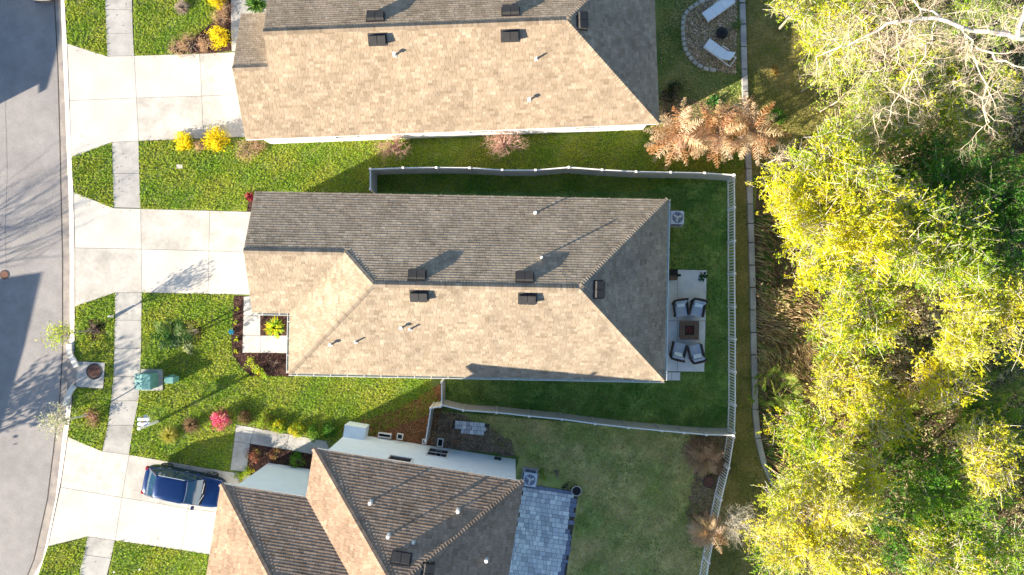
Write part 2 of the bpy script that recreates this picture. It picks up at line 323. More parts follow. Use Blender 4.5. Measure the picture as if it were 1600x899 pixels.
# inlet: curved curb wings and the cover
def wing(path, wd, m, name, parent, h=0.14):
    mb = MB().use(m); n = len(path)
    pts = [Vector(P2(*p)) for p in path]; A = []; B = []
    for i, p in enumerate(pts):
        d = (pts[min(i + 1, n - 1)] - pts[max(i - 1, 0)]).normalized(); q = Vector((-d.y, d.x)) * wd / 2
        A.append(p + q); B.append(p - q)
    mb.loft([[(a.x, a.y, -.1), (a.x, a.y, h), (b.x, b.y, h), (b.x, b.y, -.1)] for a, b in zip(A, B)])
    return mb.build(name, parent)
inl = thing('storm_drain', 'concrete storm inlet with curved curb wings and round rusty cover', 'storm drain', P(144, 586))
inl_m = Matrix.Translation(-inl.location)
def rebase(o):                                                         # keep world position under a moved parent
    o.matrix_parent_inverse = Matrix.Translation(-Vector(o.parent.location)) if o.parent.rotation_euler.z == 0 else o.parent.matrix_basis.inverted(); return o
rebase(wing([(110, 538), (110, 548), (113, 558), (119, 568), (121, 574)], .30, M['curb'], 'curb_wing', inl))
rebase(wing([(118, 603), (112, 611), (107, 622), (104, 634)], .30, M['curb'], 'curb_wing', inl))
rebase(MB().use(M['gutter_c']).prism([P2(106, 562), P2(122, 565), P2(119, 605), P2(105, 612)], -.12, .02).build('inlet_throat', inl))
rebase(MB().use(M['dkiron']).ring(P2(148, 581), .36, .47, .05, .062, 24).build('cover_frame', inl))
c = MB().use(M['iron']).cyl(P2(148, 581), .35, .34, .05, .068, 24)
for i in range(7): c.box(P2(148, 581)[0] - .25, P2(148, 581)[0] + .25, P2(148, 581)[1] - .25 + i * .08, P2(148, 581)[1] - .22 + i * .08, .068, .076)
rebase(c.build('cover', inl))
mh = thing('manhole', 'small dark round manhole cover on the road by the left edge', 'manhole', P(7, 430, -.1))
MB().use(M['dkiron']).ring((0, 0), .22, .27, 0, .012, 20).build('cover_frame', mh); MB().use(M['iron']).cyl((0, 0), .215, .21, 0, .015, 18).build('cover', mh)

# ------------------------------------------------------------------ houses
TP = 5 / 12; SQ = math.sqrt(1 + TP * TP)
def shingle_col(x, y, tint=(1, 1, 1)):
    f = lowfreq(np.array(x), np.array(y), 0.55, 1.0) * 0.5
    r = random.random()
    base = (0.328, 0.260, 0.184) if r < .60 else ((0.368, 0.298, 0.216) if r < .84 else (0.284, 0.222, 0.154))
    k = 1 + 0.13 * float(f) + 0.10 * math.sin(x * 5.1 + math.sin(y * 3.3) * 2) * math.sin(y * 6.7 + x * 1.9) + random.uniform(-.07, .07)
    return tuple(b * k * t for b, t in zip(base, tint))
class Plane:
    def __init__(s, poly, z0, line=None):
        s.poly = [Vector(p) for p in poly]; s.a = s.poly[0] if line is None else Vector(line[0]); b = s.poly[1] if line is None else Vector(line[1])
        s.u = (b - s.a).normalized(); s.L = Vector((-s.u.y, s.u.x)); s.z0 = z0
        s.n = Vector((-s.L.x * TP, -s.L.y * TP, 1)).normalized()
    def z(s, p): return s.z0 + TP * (Vector(p) - s.a).dot(s.L)
    def pt(s, uu, vv, h=0):
        d = vv / SQ; q = s.a + s.u * uu + s.L * d; return Vector((q.x, q.y, s.z0 + TP * d)) + s.n * h
    def interval(s, v):
        d = v / SQ; us = []; n = len(s.poly)
        for i in range(n):
            p, q = s.poly[i], s.poly[(i + 1) % n]; dp = (p - s.a).dot(s.L); dq = (q - s.a).dot(s.L)
            if (dp - d) * (dq - d) <= 0 and abs(dp - dq) > 1e-6:
                t = (d - dp) / (dq - dp); us.append((p + (q - p) * t - s.a).dot(s.u))
        return (min(us), max(us)) if len(us) >= 2 else None
    def vmax(s): return max((p - s.a).dot(s.L) for p in s.poly) * SQ
    def inside(s, p): return bool(pip([(q.x, q.y) for q in s.poly], np.array([p[0]]), np.array([p[1]]))[0])
def shingle_roof(planes, roof, focus, tint=(1, 1, 1), n_single=300, expo=0.142):
    tabs = []
    for pl in planes:
        v = 0.0; V = pl.vmax()
        while v < V - 0.01:
            v1 = min(v + expo, V - 1e-4); a = pl.interval(v + 1e-4); b = pl.interval(v1 - 1e-4)
            if a and b:
                lo = min(a[0], b[0]); hi = max(a[1], b[1]); u = lo - random.uniform(0, .3)
                while u < hi:
                    wd = random.choice((.17, .21, .25, .30)); u2 = u + wd
                    A0, A1 = max(u, a[0]), min(u2, a[1]); B0, B1 = max(u, b[0]), min(u2, b[1])
                    if A1 > A0 or B1 > B0:
                        A0 = min(A0, a[1]); A1 = max(A1, a[0]); B0 = min(B0, b[1]); B1 = max(B1, b[0])
                        if A1 < A0: A0 = A1 = (A0 + A1) / 2
                        if B1 < B0: B0 = B1 = (B0 + B1) / 2
                        full = abs(A0 - u) < 1e-6 and abs(B0 - u) < 1e-6 and abs(A1 - u2) < 1e-6 and abs(B1 - u2) < 1e-6 and v1 - v > expo * .99
                        c = pl.pt((u + u2) / 2, v)
                        tabs.append((pl, A0, A1, B0, B1, v, v1, random.choice((.016, .018, .021)), shingle_col(c.x, c.y, tint), full, (c - focus).length))
                    u = u2 + .009
            v += expo
    singles = sorted([i for i, t in enumerate(tabs) if t[9]], key=lambda i: tabs[i][10])[:n_single]; S = set(singles)
    V = []; F = []; C = []
    for i, (pl, A0, A1, B0, B1, v, v1, th, c, full, _) in enumerate(tabs):
        if i in S: continue
        b = len(V); V += [pl.pt(A0, v, -.01), pl.pt(A1, v, -.01), pl.pt(A0, v, th), pl.pt(A1, v, th), pl.pt(B1, v1 + .004, .002), pl.pt(B0, v1 + .004, .002), pl.pt(B0, v1, -.01), pl.pt(B1, v1, -.01)]
        F += [(b, b + 1, b + 3, b + 2), (b + 2, b + 3, b + 4, b + 5), (b, b + 2, b + 5, b + 6), (b + 1, b + 7, b + 4, b + 3)]; C += [c] * 4
    link('shingles', mesh_np('shingles', [tuple(x) for x in V], F, M['shingle'], np.array(C)), roof, 'stuff')
    cache = {}
    for i in singles:                                                  # the shingles nearest the lens are single pieces
        pl, A0, A1, B0, B1, v, v1, th, c, full, _ = tabs[i]
        key = (round(A1 - A0, 2), th, random.randrange(8))
        if key not in cache:
            wd = key[0]; vv = [(0, 0, -.01), (wd, 0, -.01), (0, 0, th), (wd, 0, th), (wd, expo + .004, .002), (0, expo + .004, .002), (0, expo, -.01), (wd, expo, -.01)]
            cache[key] = mesh_np('shingle', vv, [(0, 1, 3, 2), (2, 3, 4, 5), (0, 2, 5, 6), (1, 7, 4, 3)], M['shingle'], np.array([c] * 4))
        o = link('shingle', cache[key], roof); o.location = pl.pt(A0, v)
        wv = Vector((pl.L.x, pl.L.y, TP)).normalized()
        o.rotation_euler = Matrix((Vector((pl.u.x, pl.u.y, 0)), wv, pl.n)).transposed().to_euler()
def caps(lines, roof, tint=(1, 1, 1), name='ridge_cap'):
    mb = MB()
    for a, b, drop in lines:
        a = Vector(a); b = Vector(b); d = b - a; L = d.length; d.normalize(); h = Vector((-d.y, d.x, 0)).normalized(); n = int(L / .15)
        for k in range(n):
            mb.use(M['shingle'], tuple(x * .97 for x in shingle_col(a.x + k, a.y, tint))); p = a + d * (k * .15); q = p + d * .2
            r = []
            for s, up in ((p, .048), (q, .012)):
                for f in (-1, 0, 1): r.append(s + h * (.15 * f) + Vector((0, 0, up - (drop * .15 if f else 0))))
            b0 = len(mb.v); mb.v += [tuple(x) for x in r]
            mb.face((b0 + 1, b0, b0 + 3, b0 + 4)[::-1]); mb.face((b0 + 2, b0 + 1, b0 + 4, b0 + 5)[::-1])
            b0 = len(mb.v); mb.v += [tuple(x) for x in (r[0], r[1], r[2], r[2] - Vector((0, 0, .03)), r[1] - Vector((0, 0, .03)), r[0] - Vector((0, 0, .03)))]
            mb.face((b0, b0 + 1, b0 + 4, b0 + 5)); mb.face((b0 + 1, b0 + 2, b0 + 3, b0 + 4))
    return mb.build(name, roof, 'stuff')
def deck(planes, house, side=M['white']):
    mb = MB()
    for pl in planes:
        n = len(pl.poly); b = len(mb.v)
        mb.v += [(p.x, p.y, pl.z(p) - .004) for p in pl.poly] + [(p.x, p.y, pl.z(p) - .17) for p in pl.poly]
        mb.use(M['drip']).face(range(b, b + n)); mb.use(side).face(range(b + 2 * n - 1, b + n - 1, -1))
        for i in range(n): j = (i + 1) % n; mb.face((b + n + i, b + n + j, b + j, b + i))
    return mb.build('roof', house)
def gutter(house, pts, z, out, rz_gap=0.9):
    """open gutter along pts (local xy), out = side sign; brackets as one joined part"""
    g_ = MB().use(M['gutter']); br = MB().use(M['vinyl_w'])
    for a, b in zip(pts, pts[1:]):
        a = Vector(a); b = Vector(b); d = (b - a); L = d.length; d.normalize(); o = Vector((d.y, -d.x)) * out
        T = Matrix(((d.x, o.x, 0, a.x), (d.y, o.y, 0, a.y), (0, 0, 1, 0), (0, 0, 0, 1)))
        g_.box(-.0, L, .0, .012, z - .11, z - .012, T); g_.box(0, L, .104, .118, z - .11, z + .004, T); g_.box(0, L, .012, .104, z - .112, z - .098, T)
        k = .45
        while k < L: br.box(k - .018, k + .018, -.03, .122, z - .008, z + .008, T); k += rz_gap
    g_.use(M['vinyl_w'])
    for a, b in zip(pts, pts[1:]):
        a = Vector(a); b = Vector(b); d = (b - a); L = d.length; d.normalize(); o = Vector((d.y, -d.x)) * out
        T = Matrix(((d.x, o.x, 0, a.x), (d.y, o.y, 0, a.y), (0, 0, 1, 0), (0, 0, 0, 1)))
        g_.box(0, L, .100, .124, z + .004, z + .012, T)
    g_.build('gutter', house); br.build('gutter_bracket', house, 'stuff')
def walls(house, foot, z1, gables=(), m=None):
    mb = MB().use(m or M['stucco'])
    n = len(foot)
    for i in range(n):
        a, b = foot[i], foot[(i + 1) % n]; mb.quad([(a[0], a[1], 0), (b[0], b[1], 0), (b[0], b[1], z1), (a[0], a[1], z1)])
    for tri in gables: mb.quad(tri)
    return mb.build('wall', house)
def window(house, c, wd, z0, z1, nrm, dark=True):
    """window in a wall: c plan centre on the wall, nrm plan outward normal"""
    nrm = Vector(nrm).normalized(); t = Vector((-nrm.y, nrm.x))
    T = Matrix(((t.x, nrm.x, 0, c[0]), (t.y, nrm.y, 0, c[1]), (0, 0, 1, 0), (0, 0, 0, 1)))
    h = wd / 2; f = MB().use(M['vinyl_w'])
    f.box(-h - .08, h + .08, -.02, .05, z0 - .08, z0, T); f.box(-h - .08, h + .08, -.02, .05, z1, z1 + .08, T)
    f.box(-h - .08, -h, -.02, .05, z0, z1, T); f.box(h, h + .08, -.02, .05, z0, z1, T); f.box(-h, h, -.01, .03, (z0 + z1) / 2 - .03, (z0 + z1) / 2 + .03, T)
    fo = f.build('window', house)
    MB().use(M['glass']).box(-h, h, -.03, .008, z0, z1, T).build('pane', fo)
def door(house, c, wd, h_, nrm, garage=False):
    nrm = Vector(nrm).normalized(); t = Vector((-nrm.y, nrm.x)); T = Matrix(((t.x, nrm.x, 0, c[0]), (t.y, nrm.y, 0, c[1]), (0, 0, 1, 0), (0, 0, 0, 1)))
    d = MB().use(M['garage']).box(-wd / 2, wd / 2, -.02, .04, .02, h_, T)
    if garage:
        for r in range(4):
            for k in range(4):
                x0 = -wd / 2 + wd * k / 4 + .1; d.box(x0, x0 + wd / 4 - .2, .04, .055, .1 + r * h_ / 4, .02 + (r + 1) * h_ / 4 - .08, T)
    o = d.build('garage_door' if garage else 'front_door', house)
    MB().use(M['chrome']).box(wd * .38, wd * .38 + .05, .04, .09, .95, 1.1, T).build('handle', o)
def roof_point(planes, house_inv, px, py):
    z = 4.0
    for _ in range(30):
        p = house_inv @ Vector(P(px, py, z)); best = None
        for pl in planes:
            if pl.inside(p): best = pl
        if best is None: break
        z = best.z((p.x, p.y))
    p = house_inv @ Vector(P(px, py, z)); return best, Vector((p.x, p.y, z))
def roof_vent(house, pl, p):
    """slant-back metal vent lying on a roof plane"""
    wv = Vector((pl.L.x, pl.L.y, TP)).normalized()
    R = Matrix((Vector((pl.u.x, pl.u.y, 0)), wv, pl.n)).transposed().to_4x4(); T = Matrix.Translation(p) @ R
    v = MB().use(M['vent']); v.box(-.48, .48, -.30, .32, .015, .03, T)
    for x0, x1 in ((-.42, -.012), (.012, .42)):
        v.use(M['vent']); pts = [(x0, -.2, .03), (x1, -.2, .03), (x1, .22, .03), (x0, .22, .03), (x0, -.24, .26), (x1, -.24, .26), (x1, .2, .20), (x0, .2, .20)]
        b = len(v.v); v.v += [tuple(T @ Vector(q)) for q in pts]
        for q in ((4, 5, 6, 7), (1, 2, 6, 5), (2, 3, 7, 6), (3, 0, 4, 7)): v.face([b + i for i in q])
        v.use(M['vent_in']); v.face([b + i for i in (0, 1, 5, 4)])
    v.build('roof_vent', house)
def vent_pipe(house, pl, p, h=.4, r=.04, cap=False):
    wv = Vector((pl.L.x, pl.L.y, TP)).normalized(); R = Matrix((Vector((pl.u.x, pl.u.y, 0)), wv, pl.n)).transposed().to_4x4(); T = Matrix.Translation(p) @ R
    o = MB().use(M['stone']).box(-.10, .10, -.10, .10, .015, .026, T).use(M['white'])
    o.cyl((p.x, p.y), r * 1.5, r, p.z - .05, p.z + .12, 12); o.cyl((p.x, p.y), r, r, p.z + .1, p.z + h, 12)
    if cap: o.cyl((p.x, p.y), r * 2.2, r * 2.0, p.z + h, p.z + h + .09, 12)
    o.build('vent_pipe', house)
def make_house(name, label, rot, polys, z0, ridge, hips, foot, gables, focus_px, tint, vents, pipes, gut, single=300, wallm=None, lines=None):
    h = thing(name, label, 'house', rz=math.radians(rot)); inv = Matrix.Rotation(-math.radians(rot), 4, 'Z')
    planes = [Plane(p, z0, (lines or {}).get(i)) for i, p in enumerate(polys)]
    roof = deck(planes, h)
    _, fp = roof_point(planes, inv, *focus_px)
    shingle_roof(planes, roof, fp, tint, single)
    caps([(a, b, TP) for a, b in ridge] + [(a, b, TP * .7) for a, b in hips], roof, tint)
    walls(h, foot, z0 - .03, gables, wallm)
    for px, py in vents:
        pl, p = roof_point(planes, inv, px, py)
        if pl: roof_vent(h, pl, p)
    for px, py, hh, cap in pipes:
        pl, p = roof_point(planes, inv, px, py)
        if pl: vent_pipe(h, pl, p, hh, .042, cap)
    for pts, out in gut: gutter(h, pts, z0, out)
    return h, planes
# middle house
z0 = 2.9; E, N, S, W, G, gs = 8.26, 4.88, -4.83, -11.88, -13.88, -1.61
m_ = (N + S) / 2; hw = (N - S) / 2; g_ = (N + gs) / 2; gw = (N - gs) / 2; zr = z0 + hw * TP; zg = z0 + gw * TP; hx = W + gw
o_ = .32
mid_house, mid_planes = make_house('house', 'middle single storey house with brown shingled roof and back patio', -1.1,
    [[(E, N), (G, N), (G, g_), (hx, g_), (W + hw, m_), (E - hw, m_)], [(W, gs), (W, S), (W + hw, m_), (hx, g_)], [(W, S), (E, S), (E - hw, m_), (W + hw, m_)], [(E, S), (E, N), (E - hw, m_)], [(G, gs), (W, gs), (hx, g_), (G, g_)]],
    z0, [((G, g_, zg), (hx, g_, zg)), ((W + hw, m_, zr), (E - hw, m_, zr))],
    [((W, S, z0), (W + hw, m_, zr)), ((hx, g_, zg), (W + hw, m_, zr)), ((E, N, z0), (E - hw, m_, zr)), ((E, S, z0), (E - hw, m_, zr))],
    [(E - o_, N - o_), (G + o_, N - o_), (G + o_, gs + o_), (W + o_, gs + o_), (W + o_, S + o_), (E - o_, S + o_)],
    [[(G + o_, N - o_, z0 - .03), (G + o_, gs + o_, z0 - .03), (G + o_, g_, zg - .15)]],
    (800, 430), (1.0, 1.0, 1.0), [(652, 431), (820, 434), (655, 463), (824, 467), (935, 453)],
    [(836, 334, .3, True), (846, 403, .55, False), (517, 539, .2, True), (556, 535, .3, False), (627, 513, .2, True), (641, 515, .3, False)],
    [([(E, N), (G + .1, N)], -1), ([(E, S), (E, N)], 1), ([(W, S), (E, S)], 1), ([(W, gs), (W, S)], 1), ([(G + .1, gs), (W, gs)], 1)])
door(mid_house, (G + .30, g_), 4.9, 2.2, (-1, 0), True); door(mid_house, (W + .30, -3.4), 1.0, 2.05, (-1, 0))
for y_ in (-2.2, 2.4): window(mid_house, (E - .31, y_), 1.6, .9, 2.1, (1, 0))
for x_ in (-8, -3, 2): window(mid_house, (x_, S + .31), 1.1, 1.0, 2.1, (0, -1)); window(mid_house, (x_ + 2, N - .31), 1.1, 1.0, 2.1, (0, 1))
# north house
E, S, m_, N, Wm, G, g_, gN = 8.22, 8.46, 13.39, 18.32, -12.07, -13.95, 11.83, 15.2
hw = m_ - S; zr = z0 + hw * TP; zg = z0 + (g_ - S) * TP
north_house, north_planes = make_house('house', 'northern single storey house with tan roof and front gable beside lounger garden', 2.2,
    [[(G, S), (E, S), (E - hw, m_), (Wm, m_), (Wm, g_), (G, g_)], [(E, S), (E, N), (E - hw, m_)], [(E, N), (Wm, N), (Wm, m_), (E - hw, m_)], [(Wm + .05, gN), (G, gN), (G, g_), (Wm + .05, g_)]],
    z0, [((Wm, m_, zr), (E - hw, m_, zr)), ((G, g_, zg), (Wm, g_, zg))], [((E, S, z0), (E - hw, m_, zr)), ((E, N, z0), (E - hw, m_, zr))],
    [(E - o_, N - o_), (Wm + .2, N - o_), (Wm + .2, gN - o_), (G + o_, gN - o_), (G + o_, S + o_ + .05), (E - o_, S + o_ + .05)],
    [[(Wm + .2, N - o_, z0 - .03), (Wm + .2, S + o_, z0 - .03), (Wm + .2, m_, zr - .15)], [(G + o_, gN - o_, z0 - .03), (G + o_, S + o_, z0 - .03), (G + o_, g_, zg - .15)]],
    (800, 60), (1.04, 1.0, .97), [(587, 28), (798, 19), (590, 63), (797, 57), (909, 34)],
    [(617, 87, .2, True), (838, 93, .3, False), (827, 157, .2, True)], [])
door(north_house, (G + .30, 11.7), 4.9, 2.2, (-1, 0), True)
for x_ in (-9, -1.5, 4.5): window(north_house, (x_, S + o_ + .04), 1.1, 1.0, 2.1, (0, -1))
# south house, two storeys
z0s = 5.9; W, E, N, hwm = -8.38, 2.05, -9.32, 5.215; rx = W + hwm; py1 = N - hwm; S = -26.0; py2 = S + hwm
Wg, Ng, hg = -12.61, -11.75, 3.57; ry = Ng - hg; Sg = Ng - 2 * hg; vx = W + hg
zr = z0s + hwm * TP; zg = z0s + hg * TP
south_house, south_planes = make_house('house', 'southern two storey house with shade tinted white walls and hipped brown roof', -9.0,
    [[(E, N), (W, N), (rx, py1)], [(E, S), (E, N), (rx, py1), (rx, py2)], [(W, S), (E, S), (rx, py2)],
     [(W, N), (W, Ng), (vx, ry), (rx, ry), (rx, py1)], [(W, Sg), (W, S), (rx, py2), (rx, ry), (vx, ry)],
     [(W, Ng), (Wg, Ng), (Wg + hg, ry), (vx, ry)], [(Wg, Ng), (Wg, Sg), (Wg + hg, ry)], [(Wg, Sg), (W, Sg), (vx, ry), (Wg + hg, ry)]],
    z0s, [((rx, py1, zr), (rx, py2, zr)), ((Wg + hg, ry, zg), (vx, ry, zg))],
    [((E, N, z0s), (rx, py1, zr)), ((W, N, z0s), (rx, py1, zr)), ((Wg, Ng, z0s), (Wg + hg, ry, zg)), ((Wg, Sg, z0s), (Wg + hg, ry, zg)), ((E, S, z0s), (rx, py2, zr)), ((W, S, z0s), (rx, py2, zr))],
    [(E - .3, N - .46), (W + .3, N - .46), (W + .3, Ng - .46), (Wg + .3, Ng - .46), (Wg + .3, Sg + .3), (W + .3, Sg + .3), (W + .3, S + .3), (E - .3, S + .3)], [],
    (650, 780), (.93, .82, .79), [(627, 873), (668, 894)], [(580, 784, .3, True), (608, 836, .3, True), (716, 797, .3, True), (760, 874, .25, True), (646, 848, .2, False)], [], wallm=M['stucco_shade'])
window(south_house, (-2.64, N - .45), 1.05, .6, 2.2, (0, 1)); window(south_house, (-4.36, N - .45), 1.15, 3.45, 4.95, (0, 1))
door(south_house, (Wg + .28, -15.4), 4.9, 2.2, (-1, 0), True)
# low entry block against the north wall of the southern house
MB().use(M['stucco_shade']).box(-8.08, -6.9, N - .46, N + .22, 0, 1.1).build('entry_block', south_house)
eb = MB().use(M['vent']).box(-.2, .2, 0, .12, 1.5, 1.75, Matrix.Translation((.72, N - .45, -.9))).build('wall_light', south_house)
tag  # noqa
# houses across the street, out of frame, whose shadows fall on the road
def plain_house(name, label, rot, loc, hx_, hy_, zz):
    h = thing(name, label, 'house', loc, math.radians(rot)); r = hx_ + .0
    pl = [Plane([(-hx_, -hy_), (-hx_ + 2 * hx_, -hy_), (hx_, -hy_)][:2] + [(0, -hy_ + hx_)], zz), Plane([(hx_, -hy_), (hx_, hy_), (0, hy_ - hx_), (0, -hy_ + hx_)], zz),
          Plane([(hx_, hy_), (-hx_, hy_), (0, hy_ - hx_)], zz), Plane([(-hx_, hy_), (-hx_, -hy_), (0, -hy_ + hx_), (0, hy_ - hx_)], zz)]
    ro = deck(pl, h); mb = MB()
    for p in pl:
        mb.use(M['shingle'], (0.3, 0.24, 0.17)); mb.quad([(q.x, q.y, p.z(q)) for q in p.poly])
    mb.build('roof_covering', ro)
    k = .35; walls(h, [(hx_ - k, hy_ - k), (-hx_ + k, hy_ - k), (-hx_ + k, -hy_ + k), (hx_ - k, -hy_ + k)], zz - .03)
    for y in (-hy_ * .5, 0, hy_ * .5): window(h, (hx_ - k + .01, y), 1.1, 1.0, 2.1, (1, 0))
    return h

# ------------------------------------------------------------------ fences
def solid_fence(name, label, pts, zt=1.8, side=1, m=None, skip_first=False):
    f = thing(name, label, 'fence'); ps = [Vector(P2(x, y, zt)) for x, y in pts]; m = m or M['vinyl']
    for i, p in enumerate(ps):
        post = MB().use(m).box(p.x - .06, p.x + .06, p.y - .06, p.y + .06, 0, zt + .04).build('post', f)
        MB().use(M['vinyl_w']).box(p.x - .066, p.x + .066, p.y - .066, p.y + .066, zt + .04, zt + .09, taper=.025).build('post_cap', post)
    for a, b in zip(ps, ps[1:]):
        d = b - a; L = d.length; d.normalize(); T = Matrix(((d.x, -d.y, 0, a.x), (d.y, d.x, 0, a.y), (0, 0, 1, 0), (0, 0, 0, 1)))
        n = max(2, round((L - .12) / .15)); wd = (L - .12) / n; mb = MB().use(m)
        for k in range(n):
            x0 = .06 + k * wd; mb.box(x0 + .004, x0 + wd - .004, -.014, .014, .08, zt - .08, T)
        mb.box(.06, L - .06, -.008, .008, .08, zt - .08, T)
        mb.build('panel', f)
        MB().use(M['vinyl_w']).box(.055, L - .055, -.03, .03, zt - .08, zt, T).build('top_rail', f)
        MB().use(m).box(.055, L - .055, -.03, .03, .03, .10, T).build('bottom_rail', f)
    return f
solid_fence('fence', 'solid vinyl privacy fence along the north side of the middle yard', [(578.5, 296), (578.5, 265), (630, 263), (682, 262.5), (734, 263), (785, 266.5), (837, 266.5), (889, 262), (941, 266), (994, 269), (1048, 270), (1101, 271), (1147, 274)])
solid_fence('fence', 'solid vinyl fence running between the middle and southern back yards', [(690, 598), (690, 634), (724, 642), (776, 645.5), (827, 651), (878, 656), (930, 663), (982, 669), (1034, 674), (1069, 677), (1104, 680), (1146, 681)])
solid_fence('fence', 'short solid fence return joining the southern house wall', [(688, 636), (673, 639), (665, 690)])
PICK = MB().use(M['vinyl_w']).box(-.028, .028, -.012, .012, .09, 1.12).mesh('picket')
def picket_fence(name, label, pts, zt=1.2):
    f = thing(name, label, 'fence'); ps = [Vector(P2(x, y, zt)) for x, y in pts]
    for p in ps:
        post = MB().use(M['vinyl_w']).box(p.x - .055, p.x + .055, p.y - .055, p.y + .055, 0, zt + .03).build('post', f)
        MB().use(M['vinyl_w']).box(p.x - .07, p.x + .07, p.y - .07, p.y + .07, zt + .03, zt + .08, taper=.03).build('post_cap', post)
    for a, b in zip(ps, ps[1:]):
        d = b - a; L = d.length; d.normalize(); ang = math.atan2(d.y, d.x); T = Matrix.Translation((a.x, a.y, 0)) @ Matrix.Rotation(ang, 4, 'Z')
        MB().use(M['vinyl_w']).box(.05, L - .05, -.028, .028, 1.12, zt, T).build('top_rail', f)
        MB().use(M['vinyl_w']).box(.05, L - .05, -.028, .028, .03, .12, T).build('bottom_rail', f)
        n = max(1, round((L - .1) / .165))
        for k in range(n):
            o = link('picket', PICK, f); q = a + d * (.05 + (L - .1) * (k + .5) / n); o.location = (q.x, q.y, 0); o.rotation_euler = (0, 0, ang)
    return f
picket_fence('fence', 'white picket fence along the back of the middle yard', [(1147.5, 278), (1148, 325), (1148, 377), (1148, 428), (1148.5, 480), (1149, 531), (1149, 582), (1149, 634), (1147.5, 677)])
picket_fence('fence', 'white picket fence slanting along the back of the southern yard', [(1147, 684), (1139, 732), (1127, 782), (1117, 831), (1108, 880), (1099, 930)])

# ------------------------------------------------------------------ foliage tools
def leaf_mesh(name, C, size, cols, flat=0.35, aspect=0.55, parent=None, kind=None, dirs=None, material=None):
    C = np.asarray(C); n = len(C)
    if dirs is None:
        d = RNG.normal(size=(n, 3)); d[:, 2] *= (1 - flat)
    else: d = np.asarray(dirs) + RNG.normal(size=(n, 3)) * .12
    d /= np.linalg.norm(d, axis=1)[:, None]
    r = RNG.normal(size=(n, 3)); s = np.cross(d, r); s /= np.linalg.norm(s, axis=1)[:, None] + 1e-9
    if flat > 0:                                                     # blades lean face up a little
        up = np.cross(d, np.array([0, 0, 1.0]))
        un = np.linalg.norm(up, axis=1)[:, None] + 1e-6; s = s * (1 - flat) + up / un * flat; s /= np.linalg.norm(s, axis=1)[:, None] + 1e-9
    L = (np.asarray(size) * RNG.uniform(.6, 1.4, n))[:, None]; Wd = L * aspect * .5
    v = np.empty((n, 4, 3)); v[:, 0] = C - d * L * .5; v[:, 1] = C + s * Wd; v[:, 2] = C + d * L * .5; v[:, 3] = C - s * Wd
    F = np.arange(n * 4).reshape(n, 4)
    return link(name, mesh_np(name, v.reshape(-1, 3), F, material or M['leaf'], cols), parent, kind)
def palette(n, cols, jit=0.18):
    c = np.array(cols)[RNG.integers(0, len(cols), n)]; return np.clip(c * RNG.uniform(1 - jit, 1 + jit, (n, 1)) * RNG.uniform(.93, 1.07, (n, 3)), 0, 1)
def tubes(name, segs, cols, parent=None, sides=4, kind=None):
    S0 = np.array([s[0] for s in segs]); S1 = np.array([s[1] for s in segs]); R0 = np.array([s[2] for s in segs]); R1 = np.array([s[3] for s in segs])
    d = S1 - S0; d /= np.linalg.norm(d, axis=1)[:, None] + 1e-9
    a = np.where(np.abs(d[:, 2:3]) > .9, np.array([[1.0, 0, 0]]), np.array([[0, 0, 1.0]])); s = np.cross(d, a); s /= np.linalg.norm(s, axis=1)[:, None]; t = np.cross(d, s)
    n = len(segs); V = np.empty((n, 2 * sides, 3))
    for k in range(sides):
        an = 2 * math.pi * k / sides; o = s * math.cos(an) + t * math.sin(an); V[:, k] = S0 + o * R0[:, None]; V[:, sides + k] = S1 + o * R1[:, None]
    base = (np.arange(n) * 2 * sides)[:, None]; F = np.concatenate([base + np.array([[k, (k + 1) % sides, sides + (k + 1) % sides, sides + k]]) for k in range(sides)], axis=0)
    c = palette(n, cols, .15); C = np.concatenate([c] * sides, axis=0)
    return link(name, mesh_np(name, V.reshape(-1, 3), F, M['twig'], C, smooth=True), parent, kind)
def grow(segs, p, d, L, r, depth, spread=.6, up=0.1, shrink=.72, kids=3, tips=None):
    p = np.array(p, float); d = np.array(d, float); n = 3
    for i in range(n):
        d = d + RNG.normal(size=3) * .14 + np.array([0, 0, up * .3]); d /= np.linalg.norm(d); q = p + d * L / n
        r2 = r * (1 - .4 * (i + 1) / n / 1.5); segs.append((p, q, r, r2)); p = q; r = r2
        if depth > 0 and i < n - 1 and RNG.random() < .75:
            e = d + RNG.normal(size=3) * spread; e[2] += up; e /= np.linalg.norm(e); grow(segs, p, e, L * shrink * .8, r * .6, depth - 1, spread, up, shrink, kids, tips)
    if depth > 0:
        for _ in range(kids - 1):
            e = d + RNG.normal(size=3) * spread; e[2] += up; e /= np.linalg.norm(e); grow(segs, p, e, L * shrink, r * .75, depth - 1, spread, up, shrink, kids, tips)
    elif tips is not None: tips.append(p)
YEL = [(0.78, 0.67, 0.015), (0.66, 0.64, 0.015), (0.46, 0.55, 0.02), (0.84, 0.73, 0.05)]
YG = [(0.30, 0.46, 0.03), (0.22, 0.40, 0.025), (0.40, 0.52, 0.03), (0.46, 0.54, 0.04)]
GRN = [(0.06, 0.20, 0.02), (0.10, 0.28, 0.025), (0.04, 0.13, 0.015), (0.17, 0.36, 0.03)]
PALE = [(0.66, 0.62, 0.14), (0.56, 0.56, 0.10), (0.46, 0.52, 0.05)]
BARKW = [(0.55, 0.48, 0.40), (0.42, 0.36, 0.30), (0.62, 0.56, 0.48)]
BARKB = [(0.16, 0.12, 0.09), (0.24, 0.19, 0.14), (0.30, 0.25, 0.2)]
